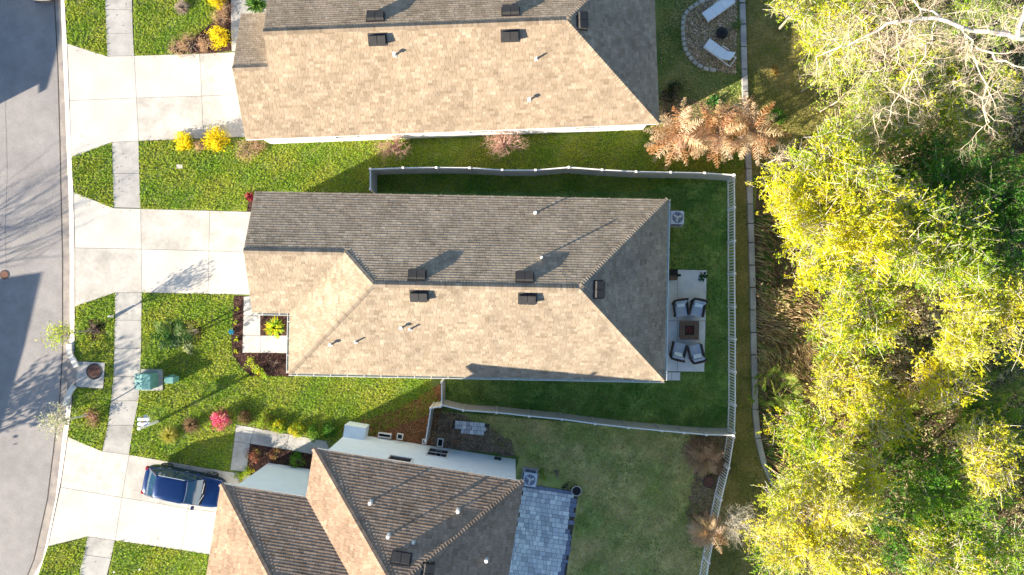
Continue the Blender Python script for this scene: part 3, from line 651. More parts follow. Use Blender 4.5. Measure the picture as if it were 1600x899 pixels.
def tree(label, cx, cy, r, h, pal, dens=1.0, twig=0.4, name='tree', group='trees in the wood behind the back yards', leaf=.115, flat=.5, bark=None, lobes=9, cat='tree'):
    """crown centre pixel cx, cy seen at height h; r crown radius in m"""
    top = np.array(P(cx, cy, h)); base = np.array(P(cx, cy, h)) * np.array([1.09, 1.09, 0]) + np.array([RNG.uniform(-.3, .3), RNG.uniform(-.3, .3), 0])
    t = thing(name, label, cat, tuple(base), 0, group); top = top - base
    # lobes: main limbs carry leaf clumps
    segs = []; ctr = []; off = np.array([top[0], top[1], 0]); trunk_top = off * .45 + np.array([0, 0, h * .45]); rt_ = .022 * r + .045
    segs.append((np.array([0, 0, 0.]), trunk_top, rt_ * 1.3, rt_))
    for i in range(lobes):
        a = 2 * math.pi * i / lobes + RNG.uniform(-.4, .4); rr = r * math.sqrt(RNG.uniform(.1, .85)); e = off + np.array([rr * math.cos(a), rr * math.sin(a), h * RNG.uniform(.74, .98) - .2 * rr])
        mid = trunk_top * .4 + e * .6 + RNG.normal(size=3) * .2; segs.append((trunk_top, mid, rt_ * .6, rt_ * .35)); segs.append((mid, e, rt_ * .35, rt_ * .15))
        for k in range(int(9 * r / 2.2)):
            f = RNG.normal(size=3) * np.array([1, 1, .45]) * r * .27; c = e + f
            if np.hypot(c[0] - off[0], c[1] - off[1]) > r * 1.08: continue
            segs.append((e * .7 + mid * .3, c, rt_ * .13, .012)); ctr.append(c)
            for _ in range(int(5 * twig + 1)): segs.append((c, c + RNG.normal(size=3) * np.array([1, 1, .6]) * .35, .012, .006))
    ctr = np.array(ctr); r *= .95; per = 15; ns = int(4600 * r * r * dens / per); which = RNG.integers(0, len(ctr), ns)
    O = ctr[which] + RNG.normal(size=(ns, 3)) * np.array([.28, .28, .2]); D = (O - off) * np.array([1, 1, 0]) / (r + .01) * .6 + RNG.normal(size=(ns, 3)) * .75 + np.array([0, 0, .25]); D /= np.linalg.norm(D, axis=1)[:, None]
    SL = RNG.uniform(.25, .75, ns)[:, None]
    for i in np.nonzero(RNG.random(ns) < .22 + .25 * min(1, twig))[0]: segs.append((O[i] - D[i] * .15, O[i] + D[i] * SL[i] * 1.15, .011, .005))
    tt = RNG.uniform(0, 1, (ns, per, 1)); C = (O[:, None] + D[:, None] * SL[:, None] * tt + RNG.normal(size=(ns, per, 3)) * .045 * (1.6 - tt)).reshape(-1, 3); n = len(C)
    DD = np.repeat(D, per, axis=0) * .7 + RNG.normal(size=(n, 3)) * .5
    cc = palette(len(ctr), pal, .25)[which] * .5 + palette(ns, pal, .3) * .5; cc = np.repeat(cc, per, axis=0); cc = np.clip(cc * RNG.uniform(.78, 1.2, (n, 1)), 0, 1)
    tubes('trunk', segs[:1], BARKB, t, 7); tubes('limb', segs[1:], bark or BARKW, t); leaf_mesh('crown', C, leaf, cc, flat=flat, aspect=.42, dirs=DD, parent=t)
    return t
def bare_tree(label, px, py, h, r, n_main=7, depth=4, cols=None, name='bare_tree', group=None, L=None, rad=.06, base=None, up=.25, leaves=None, spread=.55, cat='tree', lean=None):
    b = np.array(base if base is not None else P(px, py, 0)); t = thing(name, label, cat, tuple(b), 0, group); segs = []; tips = []
    top = np.array([0, 0, h * .35]) if lean is None else np.array([lean[0], lean[1], h * .45]); segs.append((np.zeros(3), top, rad * 1.4, rad))
    for i in range(n_main):
        a = 2 * math.pi * i / n_main + RNG.uniform(-.3, .3); d = np.array([math.cos(a) * r, math.sin(a) * r, h * RNG.uniform(.3, .7)]); l = np.linalg.norm(d); grow(segs, top, d / l, (L or l * .45), rad * .6, depth, spread, up, .70, 3, tips)
    tubes('trunk', segs, cols or BARKW, t)
    if leaves:
        tp = np.array(tips); k = leaves[1]; C = np.repeat(tp, k, axis=0) + RNG.normal(size=(len(tp) * k, 3)) * leaves[2]; leaf_mesh('crown', C, leaves[3], palette(len(C), leaves[0]), parent=t, flat=.5)
    return t
def bush(label, px, py, r, h, pal, n=500, name='bush', leaf=.10, group=None, cat='bush', spiky=False, z=0.0, aspect=.5, rim=False):
    b = P(px, py, 0); t = thing(name, label, cat, b, 0, group); segs = []
    if spiky:                                                        # arching blades from the base
        a = RNG.uniform(0, 2 * math.pi, n); el = RNG.uniform(.15, 1.35, n); L = RNG.uniform(.6, 1.05, n); dx = np.cos(a) * np.cos(el); dy = np.sin(a) * np.cos(el); dz = np.sin(el)
        D = np.stack([dx, dy, dz * h / r], 1); D /= np.linalg.norm(D, axis=1)[:, None]
        p0 = D * .02 + RNG.normal(size=(n, 3)) * .02; R = r * L[:, None]; p1 = p0 + D * R * .6; D2 = D + np.array([0, 0, -.5]); D2 /= np.linalg.norm(D2, axis=1)[:, None]; p2 = p1 + D2 * R * .45
        s = np.cross(D, np.array([0, 0, 1.0])) + RNG.normal(size=(n, 3)) * .2; s /= np.linalg.norm(s, axis=1)[:, None]; wv = s * (leaf * .5)
        p0[:, 2] = np.abs(p0[:, 2]); p2[:, 2] = np.maximum(p2[:, 2], .02)
        V = np.stack([p0 - wv * .5, p0 + wv * .5, p1 + wv, p1 - wv, p2], 1).reshape(-1, 3); base = (np.arange(n) * 5)[:, None]
        F1 = base + np.array([[0, 1, 2, 3]]); F2 = base + np.array([[3, 2, 4, 4]])
        c = palette(n, pal)
        me = bpy.data.meshes.new('leaves'); me.from_pydata([tuple(x) for x in V], [], [tuple(x) for x in F1] + [tuple(x[:3]) for x in F2]); me.materials.append(M['leaf'])
        at = me.attributes.new('Col', 'FLOAT_COLOR', 'FACE'); cc = np.ones((2 * n, 4)); cc[:n, :3] = c; cc[n:, :3] = c; at.data.foreach_set('color', cc.ravel()); link('leaves', me, t)
        MB().use(M['twig'], (.15, .1, .07)).cyl((0, 0), .05, .03, 0, .12, 7).build('stem', t)
        return t
    k = max(6, n // 40); u = RNG.normal(size=(k, 3)); u /= np.linalg.norm(u, axis=1)[:, None]; u[:, 2] = np.abs(u[:, 2]); cl = u * RNG.uniform(.45, .9, (k, 1)) * np.array([r, r, h]) + np.array([0, 0, .05])
    wch = RNG.integers(0, k, n); C = cl[wch] + RNG.normal(size=(n, 3)) * r * .17; C[:, 2] = np.maximum(C[:, 2], .03)
    leaf_mesh('leaves', C, leaf, np.clip(palette(k, pal, .25)[wch] * .6 + palette(n, pal) * .4, 0, 1), parent=t, flat=.5, aspect=aspect)
    for c in cl: segs.append((np.array([0, 0, 0.]), c, .02, .008))
    tubes('stem', segs, BARKB, t); return t
def frond_set(name, base, n, L, pal, parent, el=(.1, 1.2), droop=.9, leaf_n=26, leaf_w=.035, leaf_l=.32, hub=(0, 0, 0), squash=1.0, one=True, azr=None):
    """pinnate palm fronds; each frond one part"""
    for i in range(n):
        a = 2 * math.pi * i / n + RNG.uniform(-.3, .3) if azr is None else RNG.uniform(*azr); e = RNG.uniform(*el); l = L * RNG.uniform(.75, 1.1); p = np.array(hub, float); d = np.array([math.cos(a) * math.cos(e), math.sin(a) * math.cos(e), math.sin(e)])
        V = []; F = []; steps = 9; path = [p.copy()]; dirs = []
        side0 = np.array([-math.sin(a), math.cos(a), 0])
        for k in range(steps):
            d = d + np.array([0, 0, -droop / steps]) + side0 * RNG.normal() * .05; d /= np.linalg.norm(d); p = p + d * l / steps; p[2] = max(p[2], .04 - 0); path.append(p.copy()); dirs.append(d.copy())
        cen = []; dd = []
        for k in range(leaf_n):
            t = .15 + .85 * k / leaf_n; f = t * steps; j = min(int(f), steps - 1); q = path[j] + (path[j + 1] - path[j]) * (f - j); dv = dirs[j]; ll = leaf_l * (math.sin(math.pi * min(1, t * .8 + .18)) + .15)
            for sg in (-1, 1):
                sd = side0 * sg + dv * .55 + np.array([0, 0, RNG.uniform(-.55, .3)]) + RNG.normal(size=3) * .24; sd /= np.linalg.norm(sd); wv = dv * leaf_w * .8 + np.array([0, 0, leaf_w * .1]); b = len(V)
                m1 = q + sd * ll * .5; tp = q + sd * ll; tp[2] -= ll * .15; V += [q - wv * .3, q + wv * .3, m1 + wv * .5, m1 - wv * .5, tp]; F += [(b, b + 1, b + 2, b + 3), (b + 3, b + 2, b + 4)]
        for k in range(steps):
            r = .018 * (1 - k / steps) + .004; b = len(V); q0, q1 = path[k], path[k + 1]; V += [q0 - side0 * r, q0 + side0 * r, q1 + side0 * r * .9, q1 - side0 * r * .9, q0 + np.array([0, 0, r]), q1 + np.array([0, 0, r])]
            F += [(b, b + 4, b + 5, b + 3), (b + 4, b + 1, b + 2, b + 5)]
        me = bpy.data.meshes.new(name); me.from_pydata([tuple(x) for x in V], [], F); me.materials.append(M['leaf']); c0 = palette(1, pal, .2)[0]
        at = me.attributes.new('Col', 'FLOAT_COLOR', 'FACE'); cc = np.ones((len(F), 4)); cc[:, :3] = np.clip(c0 * .7 + palette(len(F), pal, .15) * .3, 0, 1); at.data.foreach_set('color', cc.ravel().astype(np.float32)); link(name, me, parent)

#@@PART2@@
# ------------------------------------------------------------------ across the street
def gable_blocks(name, label, loc, rot, blocks, zz=2.9):
    h = thing(name, label, 'house', loc, math.radians(rot))
    for cx, cy, hx_, hy_, z in blocks:
        pl = [Plane([(cx + hx_, cy - hy_), (cx + hx_, cy + hy_), (cx, cy + hy_), (cx, cy - hy_)], z), Plane([(cx - hx_, cy + hy_), (cx - hx_, cy - hy_), (cx, cy - hy_), (cx, cy + hy_)], z)]
        ro = deck(pl, h); mb = MB().use(M['shingle'], (0.3, 0.24, 0.17))
        for p in pl: mb.quad([(q.x, q.y, p.z(q) + .01) for q in p.poly])
        mb.build('roof_covering', ro); k = .35; zt = z + hx_ * TP - .15
        walls(h, [(cx + hx_ - k, cy + hy_ - k), (cx - hx_ + k, cy + hy_ - k), (cx - hx_ + k, cy - hy_ + k), (cx + hx_ - k, cy - hy_ + k)], z - .03,
              [[(cx + hx_ - k, cy + s * (hy_ - k), z - .03), (cx - hx_ + k, cy + s * (hy_ - k), z - .03), (cx, cy + s * (hy_ - k), zt)] for s in (-1, 1)])
        for y in (-.5, .1, .6): window(h, (cx + hx_ - k + .01, cy + hy_ * y), 1.1, 1.0, 2.1, (1, 0))
    return h
gable_blocks('house', 'house across the street whose gabled shadow crosses the lower left of the road', P(-376, 781), -16, [(0.3, 3.2, 5, 3.0, 2.9), (0.0, -2.2, 5.0, 3.9, 2.95)])
gable_blocks('house', 'house across the street whose shadow covers the top left of the road', P(-292, 34), 0, [(0, 2.0, 5, 10.2, 2.9)])

# ------------------------------------------------------------------ vehicles
def wheel(car, x, y, s):
    t = MB().use(M['black']); T = Matrix.Translation((x, y, .33)) @ Matrix.Rotation(math.pi / 2, 4, 'X')
    t.cyl((0, 0), .33, .33, -.11, .11, 22, T); w_ = t.build('wheel', car); bevel(w_, .03)
    r = MB().use(M['chrome']); f = .115 * (-1 if s > 0 else 1); r.cyl((0, 0), .06, .05, min(f, f * 1.12), max(f, f * 1.12), 10, T)
    for k in range(5):
        R = T @ Matrix.Rotation(2 * math.pi * k / 5, 4, 'Z'); r.box(.03, .22, -.022, .022, min(f, f * 1.1), max(f, f * 1.1), R)
    b = len(r.v); r.ring((0, 0), .2, .235, min(f, f * 1.08), max(f, f * 1.08), 20)
    for i in range(b, len(r.v)): r.v[i] = tuple(T @ Vector(r.v[i]))
    r.build('rim', w_)
def make_car(name, label, cat, loc, rz, paint, roof_h=1.52):
    car = thing(name, label, cat, loc, rz)
    st = [(-2.30, .62, .42, .80, .84), (-2.22, .80, .30, .92, .98), (-1.9, .90, .22, .98, 1.04), (-1.2, .92, .2, .98, 1.02), (0, .92, .2, .97, 1.0), (.8, .92, .2, .96, 1.0), (1.25, .91, .2, .95, 1.02), (1.7, .89, .22, .90, .96), (2.12, .80, .28, .80, .85), (2.32, .58, .38, .66, .70)]
    rings = []
    for x, wd, zl, zs, zc in st:
        rings.append([(x, -wd * .9, zl), (x, -wd, zl + .14), (x, -wd, (zl + zs) / 2 + .08), (x, -wd * .94, zs), (x, -wd * .55, zc), (x, 0, zc + .02), (x, wd * .55, zc), (x, wd * .94, zs), (x, wd, (zl + zs) / 2 + .08), (x, wd, zl + .14), (x, wd * .9, zl)])
    b = MB().use(paint).loft([r[::-1] for r in rings]); o = b.build('body', car, smooth=True); o.modifiers.new('s', 'SUBSURF').levels = 1; o.modifiers['s'].render_levels = 2
    # cabin: glass shell, painted roof and pillars
    def ring(z, xr, xf, wr, wf, wm): return [(xr, -wr, z), (xr * .45, -wm, z), (xf * .5, -wm, z), (xf, -wf, z), (xf + .05, 0, z), (xf, wf, z), (xf * .5, wm, z), (xr * .45, wm, z), (xr, wr, z), (xr - .05, 0, z)]
    cab = MB().use(M['car_glass']).loft([ring(.94, -2.02, 1.22, .74, .74, .84), ring(1.22, -1.72, .88, .70, .70, .76), ring(roof_h - .05, -1.28, .42, .58, .60, .66)]); cab.build('window', car, smooth=False)
    rf = MB().use(paint).loft([ring(roof_h - .06, -1.34, .46, .60, .62, .68), ring(roof_h - .015, -1.26, .40, .56, .58, .64), ring(roof_h + .02, -1.0, .2, .40, .42, .46)]); bevel(rf.build('roof_panel', car, smooth=True), .01)
    for s in (-1, 1):
        for a_, b_, r_ in (((1.2, s * .76, .95), (.43, s * .62, roof_h - .05), .035), ((-2.0, s * .74, .95), (-1.3, s * .6, roof_h - .05), .06), ((-.35, s * .85, .95), (-.4, s * .67, roof_h - .05), .035)): MB().use(paint).bar(a_, b_, r_).build('pillar', car)
    ra = MB().use(M['chrome'])
    for s in (-1, 1): ra.bar((-1.2, s * .655, roof_h), (.3, s * .665, roof_h), .016)
    ra.build('roof_rail', car)
    cw = MB().use(M['black']).loft([[(1.20 - abs(y) ** 2 * .28, y, 1.0 - abs(y) * .02), (1.34 - abs(y) ** 2 * .28, y, .985 - abs(y) * .02), (1.34 - abs(y) ** 2 * .28, y, 1.03 - abs(y) * .03), (1.20 - abs(y) ** 2 * .28, y, 1.045 - abs(y) * .03)] for y in np.linspace(-.74, .74, 9)])
    cw.use(M['chrome'])
    for y0, y1 in ((.55, -.05), (-.1, -.68)): cw.bar((1.30 - y0 * y0 * .28, y0, 1.05), (1.20 - y1 * y1 * .28, y1, 1.06), .014)
    cw.build('wiper_cowl', car)
    for s in (-1, 1):
        mb = MB().use(paint).box(.72, .90, s * .97 - .10, s * .97 + .10, .98, 1.12, taper=.03); m_o = mb.build('wing_mirror', car); MB().use(M['black']).bar((.82, s * .84, .98), (.81, s * .92, 1.02), .03).build('mirror_arm', m_o)
        MB().use(M['chrome']).box(2.02, 2.24, s * .58 - .14, s * .58 + .14, .64, .78, taper=.03).build('headlight', car)
        MB().use(M['lamp_red']).box(-2.28, -2.1, s * .68 - .1, s * .68 + .1, .74, .93, taper=.02).build('tail_light', car)
        hd = MB().use(M['chrome'])
        for x in (-.05, -1.05): hd.box(x, x + .18, s * .925 - .015, s * .925 + .015, .80, .83)
        hd.build('door_handle', car)
        for x in (-1.36, 1.30): wheel(car, x, s * .82, s)
    bp = MB().use(M['black']).box(-2.36, -2.2, -.66, .66, .34, .60, taper=.03); bp.build('rear_bumper', car)
    MB().use(M['black']).box(2.18, 2.36, -.5, .5, .34, .52, taper=.03).build('grille', car)
    return car
make_car('car', 'dark blue car parked nose in beside the southern house', 'car', (-18.61, -11.32, .025), math.radians(-11.3), M['blue_paint'])
make_car('car', 'white car on the road cut by the top edge of the picture', 'car', (-26.9, 18.75, -.105), math.radians(-90), M['white_paint'], 1.48)

# ------------------------------------------------------------------ air conditioners
def ac_unit(label, px, py, rz, zt=.85):
    a = thing('air_conditioner', label, 'air conditioner', P(px, py), rz)
    MB().use(M['walk']).box(-.48, .48, -.48, .48, 0, .08).build('pad', a)
    bevel(MB().use(M['ac']).box(-.38, .38, -.38, .38, .08, zt).build('casing', a), .05, 3)
    lv = MB().use(M['acdark'])
    for k in range(9):
        z = .18 + k * .065
        for T in [Matrix.Rotation(i * math.pi / 2, 4, 'Z') for i in range(4)]: lv.box(-.3, .3, .38, .386, z, z + .03, T)
    lv.build('side_louvres', a)
    MB().use(M['acdark']).cyl((0, 0), .31, .31, zt - .002, zt + .004, 26).build('fan_opening', a)
    gr = MB().use(M['ac'])
    for r in (.08, .14, .20, .26, .31): gr.ring((0, 0), r - .006, r + .006, zt + .02, zt + .03, 24)
    for k in range(8): gr.box(.05, .31, -.006, .006, zt + .02, zt + .03, Matrix.Rotation(k * math.pi / 4, 4, 'Z'))
    gr.build('fan_guard', a)
    fb = MB().use(M['vinyl_w'])
    for k in range(3): fb.box(.03, .26, -.055, .055, zt + .006, zt + .012, Matrix.Rotation(k * 2.094 + .4, 4, 'Z'))
    fb.cyl((0, 0), .06, .05, zt + .004, zt + .035, 10); fb.build('fan_blade', a)
ac_unit('grey air conditioner with round fan behind the middle house', 1053, 343, -.02)
ac_unit('grey air conditioner between the southern house and its paver patio', 827.5, 744, math.radians(-8))

# ------------------------------------------------------------------ middle patio furniture
def armchair(label, px, py, rz):
    a = thing('armchair', label, 'chair', P(px, py, .08), rz, 'patio chairs round the fire table')   # sitter faces -y
    for x in (-.36, .36):
        for y in (-.34, .36): MB().use(M['wicker']).box(x - .03, x + .03, y - .03, y + .03, 0, .32).build('leg', a)
    MB().use(M['wicker']).box(-.40, .40, -.38, .40, .26, .34).build('seat_frame', a)
    for x in (-.42, .36): bevel(MB().use(M['wicker']).box(x, x + .07, -.36, .42, .3, .62).build('armrest', a), .02)
    bk = MB().use(M['wicker']); bk.loft([[(x, .36 + .05 * math.cos(x * 2.5), .3), (x, .52 + .07 * math.cos(x * 2.5), .88), (x, .58 + .07 * math.cos(x * 2.5), .88), (x, .43 + .05 * math.cos(x * 2.5), .3)] for x in np.linspace(-.42, .42, 7)]); bk.build('backrest', a)
    bevel(MB().use(M['cushion']).box(-.335, .335, -.40, .30, .34, .46).build('seat_cushion', a), .05, 3)
    T = Matrix.Translation((0, .33, .44)) @ Matrix.Rotation(math.radians(-18), 4, 'X'); bevel(MB().use(M['cushion']).box(-.33, .33, -.06, .08, 0, .42, T).build('back_cushion', a), .05, 3)
    T = Matrix.Translation((0, .16, .47)) @ Matrix.Rotation(math.radians(-48), 4, 'X'); bevel(MB().use(M['pillow']).box(-.24, .24, -.05, .05, 0, .28, T).build('pillow', a), .04, 3)
armchair('patio chair northwest of the fire table, back to the north', 1061, 484, math.radians(8))
armchair('patio chair northeast of the fire table, back to the north', 1086, 484, math.radians(-12))
armchair('patio chair southwest of the fire table nearest the house wall', 1057.5, 546, math.radians(180 - 14))
armchair('patio chair southeast of the fire table, back to the south', 1084, 549, math.radians(180 + 14))
ft = thing('fire_table', 'square wooden plank fire table with dark red centre on patio', 'fire table', P(1074, 516, .08), math.radians(-1))
MB().use(M['wood']).box(-.46, .46, -.46, .46, 0, .46).build('base', ft)
for k, r0 in enumerate((.27, .41)):
    r1 = r0 + .135
    for i in range(4):
        T = Matrix.Rotation(i * math.pi / 2, 4, 'Z'); MB().use(M['wood']).box(-r1 + .003, r0 - .003, r0, r1 - .006, .46, .50 + .004 * ((i + k) % 2), T).build('plank', ft)
for i in range(4): MB().use(M['black']).box(-.26, .22, .22, .26, .46, .52, Matrix.Rotation(i * math.pi / 2, 4, 'Z')).build('burner_rim', ft)
MB().use(M['firepan']).box(-.22, .22, -.22, .22, .40, .485).build('burner', ft)
gb = thing('storage_box', 'small brown box with black lid against the house wall at patio corner', 'box', P(1047, 431, .08))
bevel(MB().use(M['wood']).box(-.3, .3, -.28, .20, 0, .55).build('body', gb), .03); bevel(MB().use(M['black']).box(-.3, .28, -.02, .34, .55, .72).build('lid', gb), .06, 3); MB().use(M['black']).cyl((.40, 0), .09, .07, 0, .7, 10).build('knob', gb)
bush('dark green potted plant with pointed leaves at the patio corner', 1097, 432, .42, .5, [(0.02, 0.07, 0.03), (0.05, 0.14, 0.05)], n=26, name='potted_plant', leaf=.13, cat='potted plant', spiky=True)

# ------------------------------------------------------------------ lounger garden of the northern house
RP = [(1125, -8), (1113, -2), (1101, 2), (1091, 6), (1083, 11), (1075, 17), (1069, 25), (1067, 33), (1066.5, 41), (1066.5, 50), (1067, 58), (1068, 66), (1069, 74), (1072, 82), (1076, 89), (1082, 96), (1089, 102), (1098, 107), (1108, 110.5), (1119, 111)]
sheet('gravel_bed', [RP + [(1150, 118), (1152, -8)]], -.1, .013, M['gravel'], top=True)
bd = thing('garden_edging', 'curved row of grey stone blocks edging the gravel bed', 'edging', P(1067, 50)); inv = -Vector(P(1067, 50))
for a, b in zip(RP, RP[1:]):
    A = Vector(P2(*a)); B = Vector(P2(*b)); c = (A + B) / 2 + Vector((inv.x, inv.y)); d = (B - A); an = math.atan2(d.y, d.x) + random.uniform(-.08, .08); L = d.length * .44
    o = MB().use(M['stone']).box(-L, L, -.115, .115, 0, .14, Matrix.Translation((c.x, c.y, random.uniform(-.02, .01))) @ Matrix.Rotation(an, 4, 'Z'), taper=.02).build('edging_stone', bd)
n = 5000; X = RNG.uniform(1064, 1152, n); Y = RNG.uniform(-8, 118, n); k = pip(RP + [(1150, 118), (1152, -8)], X, Y); X, Y = X[k], Y[k]
C = np.stack([(X - 800) * CAM_H / FOC, (450 - Y) * CAM_H / FOC, RNG.uniform(.015, .05, len(X))], 1)
leaf_mesh('gravel_stones', C, .085, palette(len(C), [(0.50, 0.34, 0.21), (0.36, 0.24, 0.15), (0.62, 0.48, 0.33), (0.22, 0.15, 0.08), (0.34, 0.30, 0.10)], .25), flat=.85, aspect=.9, kind='stuff', material=M['attr'])
def lounger(label, px, py, rz, back):
    a = thing('sun_lounger', label, 'sun lounger', P(px, py), rz, 'white loungers on the gravel bed')
    for x in (-.85, .75):
        for y in (-.27, .27): MB().use(M['white']).box(x - .02, x + .02, y - .02, y + .02, 0, .32).build('leg', a)
    f = MB().use(M['white']); [f.box(-.95, .95, s * .30 - .02, s * .30 + .02, .30, .34) for s in (-1, 1)]; f.box(-.95, -.91, -.28, .28, .30, .34); f.box(.91, .95, -.28, .28, .30, .34); f.build('frame', a)
    bevel(MB().use(M['sling']).box(-.94, -.34, -.275, .275, .335, .37).build('seat_panel', a), .008)
    bevel(MB().use(M['sling']).box(-.33, .24, -.275, .275, .335, .37).build('seat_panel', a), .008)
    T = Matrix.Translation((.25, 0, .34)) @ Matrix.Rotation(-back, 4, 'Y'); bevel(MB().use(M['sling']).box(0, .70, -.275, .275, 0, .035, T).build('backrest', a), .008)
    ar = MB().use(M['white']); [ar.bar((-.1, s * .33, .5), (.35, s * .33, .56), .02) for s in (-1, 1)]; [ar.bar((-.1, s * .33, .32), (-.1, s * .33, .5), .015) for s in (-1, 1)]; ar.build('armrest', a)
lounger('white lounger cut by the top edge, lying almost flat', 1120, 17, math.radians(35), .12)
lounger('white lounger with raised backrest near the lower end of gravel bed', 1122, 86, math.radians(-36), .85)
fb = thing('fire_pit', 'round black covered fire pit between the two white loungers', 'fire pit', P(1126, 55))
MB().use(M['black']).cyl((0, 0), .22, .33, 0, .28, 20).build('bowl', fb); c = MB().use(M['black']); c.cyl((0, 0), .34, .30, .28, .36, 20); c.cyl((0, 0), .30, .14, .36, .43, 20); c.cyl((0, 0), .05, .04, .43, .49, 8); c.build('cover', fb)

# ------------------------------------------------------------------ front yard things
ub = thing('utility_box', 'large sea green utility cabinet on a concrete pad by the sidewalk', 'utility box', P(238, 594)); ub.rotation_euler.z = 0
MB().use(M['walk']).box(-.62, .62, -.62, .62, 0, .06).build('pad', ub)
bevel(MB().use(M['green_box']).box(-.55, .38, -.42, .42, .06, .72).build('cabinet', ub), .02)
c = MB().use(M['green_box']); c.loft([[(-.58, y, .70), (-.58, y, .80), (-.1, y, .95), (.40, y, .92), (.42, y, .70)] for y in (-.45, .45)]); bevel(c.build('lid', ub), .03)
MB().use(M['chrome']).box(-.58, -.55, -.05, .05, .4, .5).build('lock', ub)
ub2 = thing('utility_pedestal', 'small sea green utility pedestal beside the larger cabinet', 'utility box', P(274, 592))
bevel(MB().use(M['green_box']).box(-.24, .24, -.16, .16, 0, .62).build('body', ub2), .04, 3); bevel(MB().use(M['green_box']).box(-.28, .26, -.19, .19, .60, .72).build('lid', ub2), .05, 3); MB().use(M['green_box']).cyl((-.05, .2), .06, .06, 0, .6, 10).build('lock_post', ub2)
mbx = thing('mailbox_post', 'white wooden post with twin mailboxes beside the curved sidewalk', 'mailbox', P(247, 659))
bevel(MB().use(M['vinyl_w']).box(-.065, .065, -.065, .065, 0, 2.0).build('post', mbx), .01)
MB().use(M['vinyl_w']).box(-.09, .09, -.09, .09, 2.0, 2.06, taper=.03).build('post_cap', mbx)
MB().use(M['vinyl_w']).box(-.10, .10, -.05, .62, 1.28, 1.36).build('crossarm', mbx)
for y in (.16, .42):
    b = MB().use(M['white']); b.loft([[(x, y - .09, 1.37), (x, y - .10, 1.50), (x, y - .05, 1.58), (x, y + .05, 1.58), (x, y + .10, 1.50), (x, y + .09, 1.37)][::-1] for x in (-.32, .28)])
    o = b.build('mailbox', mbx); MB().use(M['acdark']).box(-.34, -.32, y - .08, y + .08, 1.38, 1.56).build('door', o); MB().use(M['lamp_red']).box(-.1, -.02, y + .10, y + .11, 1.5, 1.66).build('flag', o)
bl = MB().use(M['vinyl_w']); bl.cyl((0, 0), .07, .06, 0, .45, 10); o = bl.build('marker_post'); o.location = P(177, 495); tag(o, 'small white marker post beside the sidewalk and the verge tree', 'post')
bs = MB().use(M['blueplastic']); [bs.box(-.16, .16, -.03, .03, .1, .16, Matrix.Rotation(k * math.pi / 3, 4, 'Z')) for k in range(3)]; bs.cyl((0, 0), .02, .02, 0, .35, 6); bs.cyl((0, 0), .1, .08, .3, .36, 10); o = bs.build('garden_ornament'); o.location = P(363, 519); tag(o, 'blue flower shaped ornament at the edge of the mulch bed', 'ornament')
for i, (x, y) in enumerate([(179, 894), (219, 890)]):
    o = MB().use(M['white']).cyl((0, 0), .05, .05, 0, .08, 10).build('cleanout_cap'); o.location = P(x, y); tag(o, ['white pipe cap in the grass beside the bottom left sidewalk', 'white pipe cap in the grass farther right at the bottom edge'][i], 'pipe cap')
o = MB().use(M['stone']).box(-.18, .18, -.12, .12, 0, .05).build('valve_cover'); o.location = P(281, 261); tag(o, 'pale flat valve cover in the lawn between the two upper driveways', 'cover')

# items along the north wall of the southern house
def frame_box(label, px, py, z, w_, d_, h_, rz, name='planter_box', cat='planter'):
    t = thing(name, label, cat, P(px, py), rz); f = MB().use(M['vinyl_w'])
    for x0, x1, y0, y1 in ((-w_, w_, -d_, -d_ + .05), (-w_, w_, d_ - .05, d_), (-w_, -w_ + .05, -d_ + .05, d_ - .05), (w_ - .05, w_, -d_ + .05, d_ - .05)): f.box(x0, x1, y0, y1, z, z + h_)
    f.build('frame', t); MB().use(M['vent_in']).box(-w_ + .05, w_ - .05, -d_ + .05, d_ - .05, z, z + h_ * .6).build('inside', t)
    if z > .2:
        for x in (-w_ + .03, w_ - .03): MB().use(M['vinyl_w']).box(x - .02, x + .02, -.02, .02, 0, z).build('leg', t)
r9 = math.radians(-8)
frame_box('square white open box beside the pale wall', 627, 680, .4, .17, .17, .12, r9)
frame_box('small white box against the fence foot and the pale wall', 664, 689, .2, .12, .14, .1, r9)
frame_box('upright white framed box just inside the southern yard fence', 689, 690, .3, .17, .24, .12, r9)
frame_box('long low grey trough of plants beside the pale wall', 602, 680, .0, .38, .13, .25, r9)
for i, (x, y, s) in enumerate([(556, 689, .2), (568, 688, .17), (579, 690, .15)]):
    t = thing('plant_pot', ['leftmost of three small pots in the wall corner', 'middle white pot of three in the wall corner', 'rightmost of three small pots in the wall corner'][i], 'pot', P(x, y)); MB().use([M['stone'], M['vinyl_w'], M['pot']][i]).cyl((0, 0), s * .75, s, 0, .35, 14).build('pot', t); MB().use(M['vent_in']).cyl((0, 0), s * .8, s * .8, .345, .36, 12).build('soil', t)
t = thing('paving_brick', 'single pink paver lying by the southern wall', 'paver', P(712, 692), r9); MB().use(M['pot']).box(-.17, .17, -.2, .2, 0, .06).build('brick', t)
hr = thing('hose_pot', 'round black pot with pale rim at the paver patio corner', 'pot', P(900, 765)); MB().use(M['black']).cyl((0, 0), .22, .27, 0, .35, 18).build('pot', hr); MB().use(M['stone']).ring((0, 0), .25, .30, .33, .38, 22).build('rim', hr)
tp = thing('round_pot', 'round brown bowl below the dead fan palm by the fence', 'pot', P(1106, 752)); MB().use(M['iron']).cyl((0, 0), .25, .33, 0, .22, 18).build('bowl', tp); MB().use(M['dkiron']).ring((0, 0), .31, .35, .2, .25, 22).build('rim', tp)
tp = thing('round_pot', 'dark round pot tucked against the corner of the northern house', 'pot', P(1040, 183)); MB().use(M['black']).cyl((0, 0), .2, .26, 0, .3, 16).build('bowl', tp); MB().use(M['dkiron']).ring((0, 0), .24, .27, .28, .32, 20).build('rim', tp)

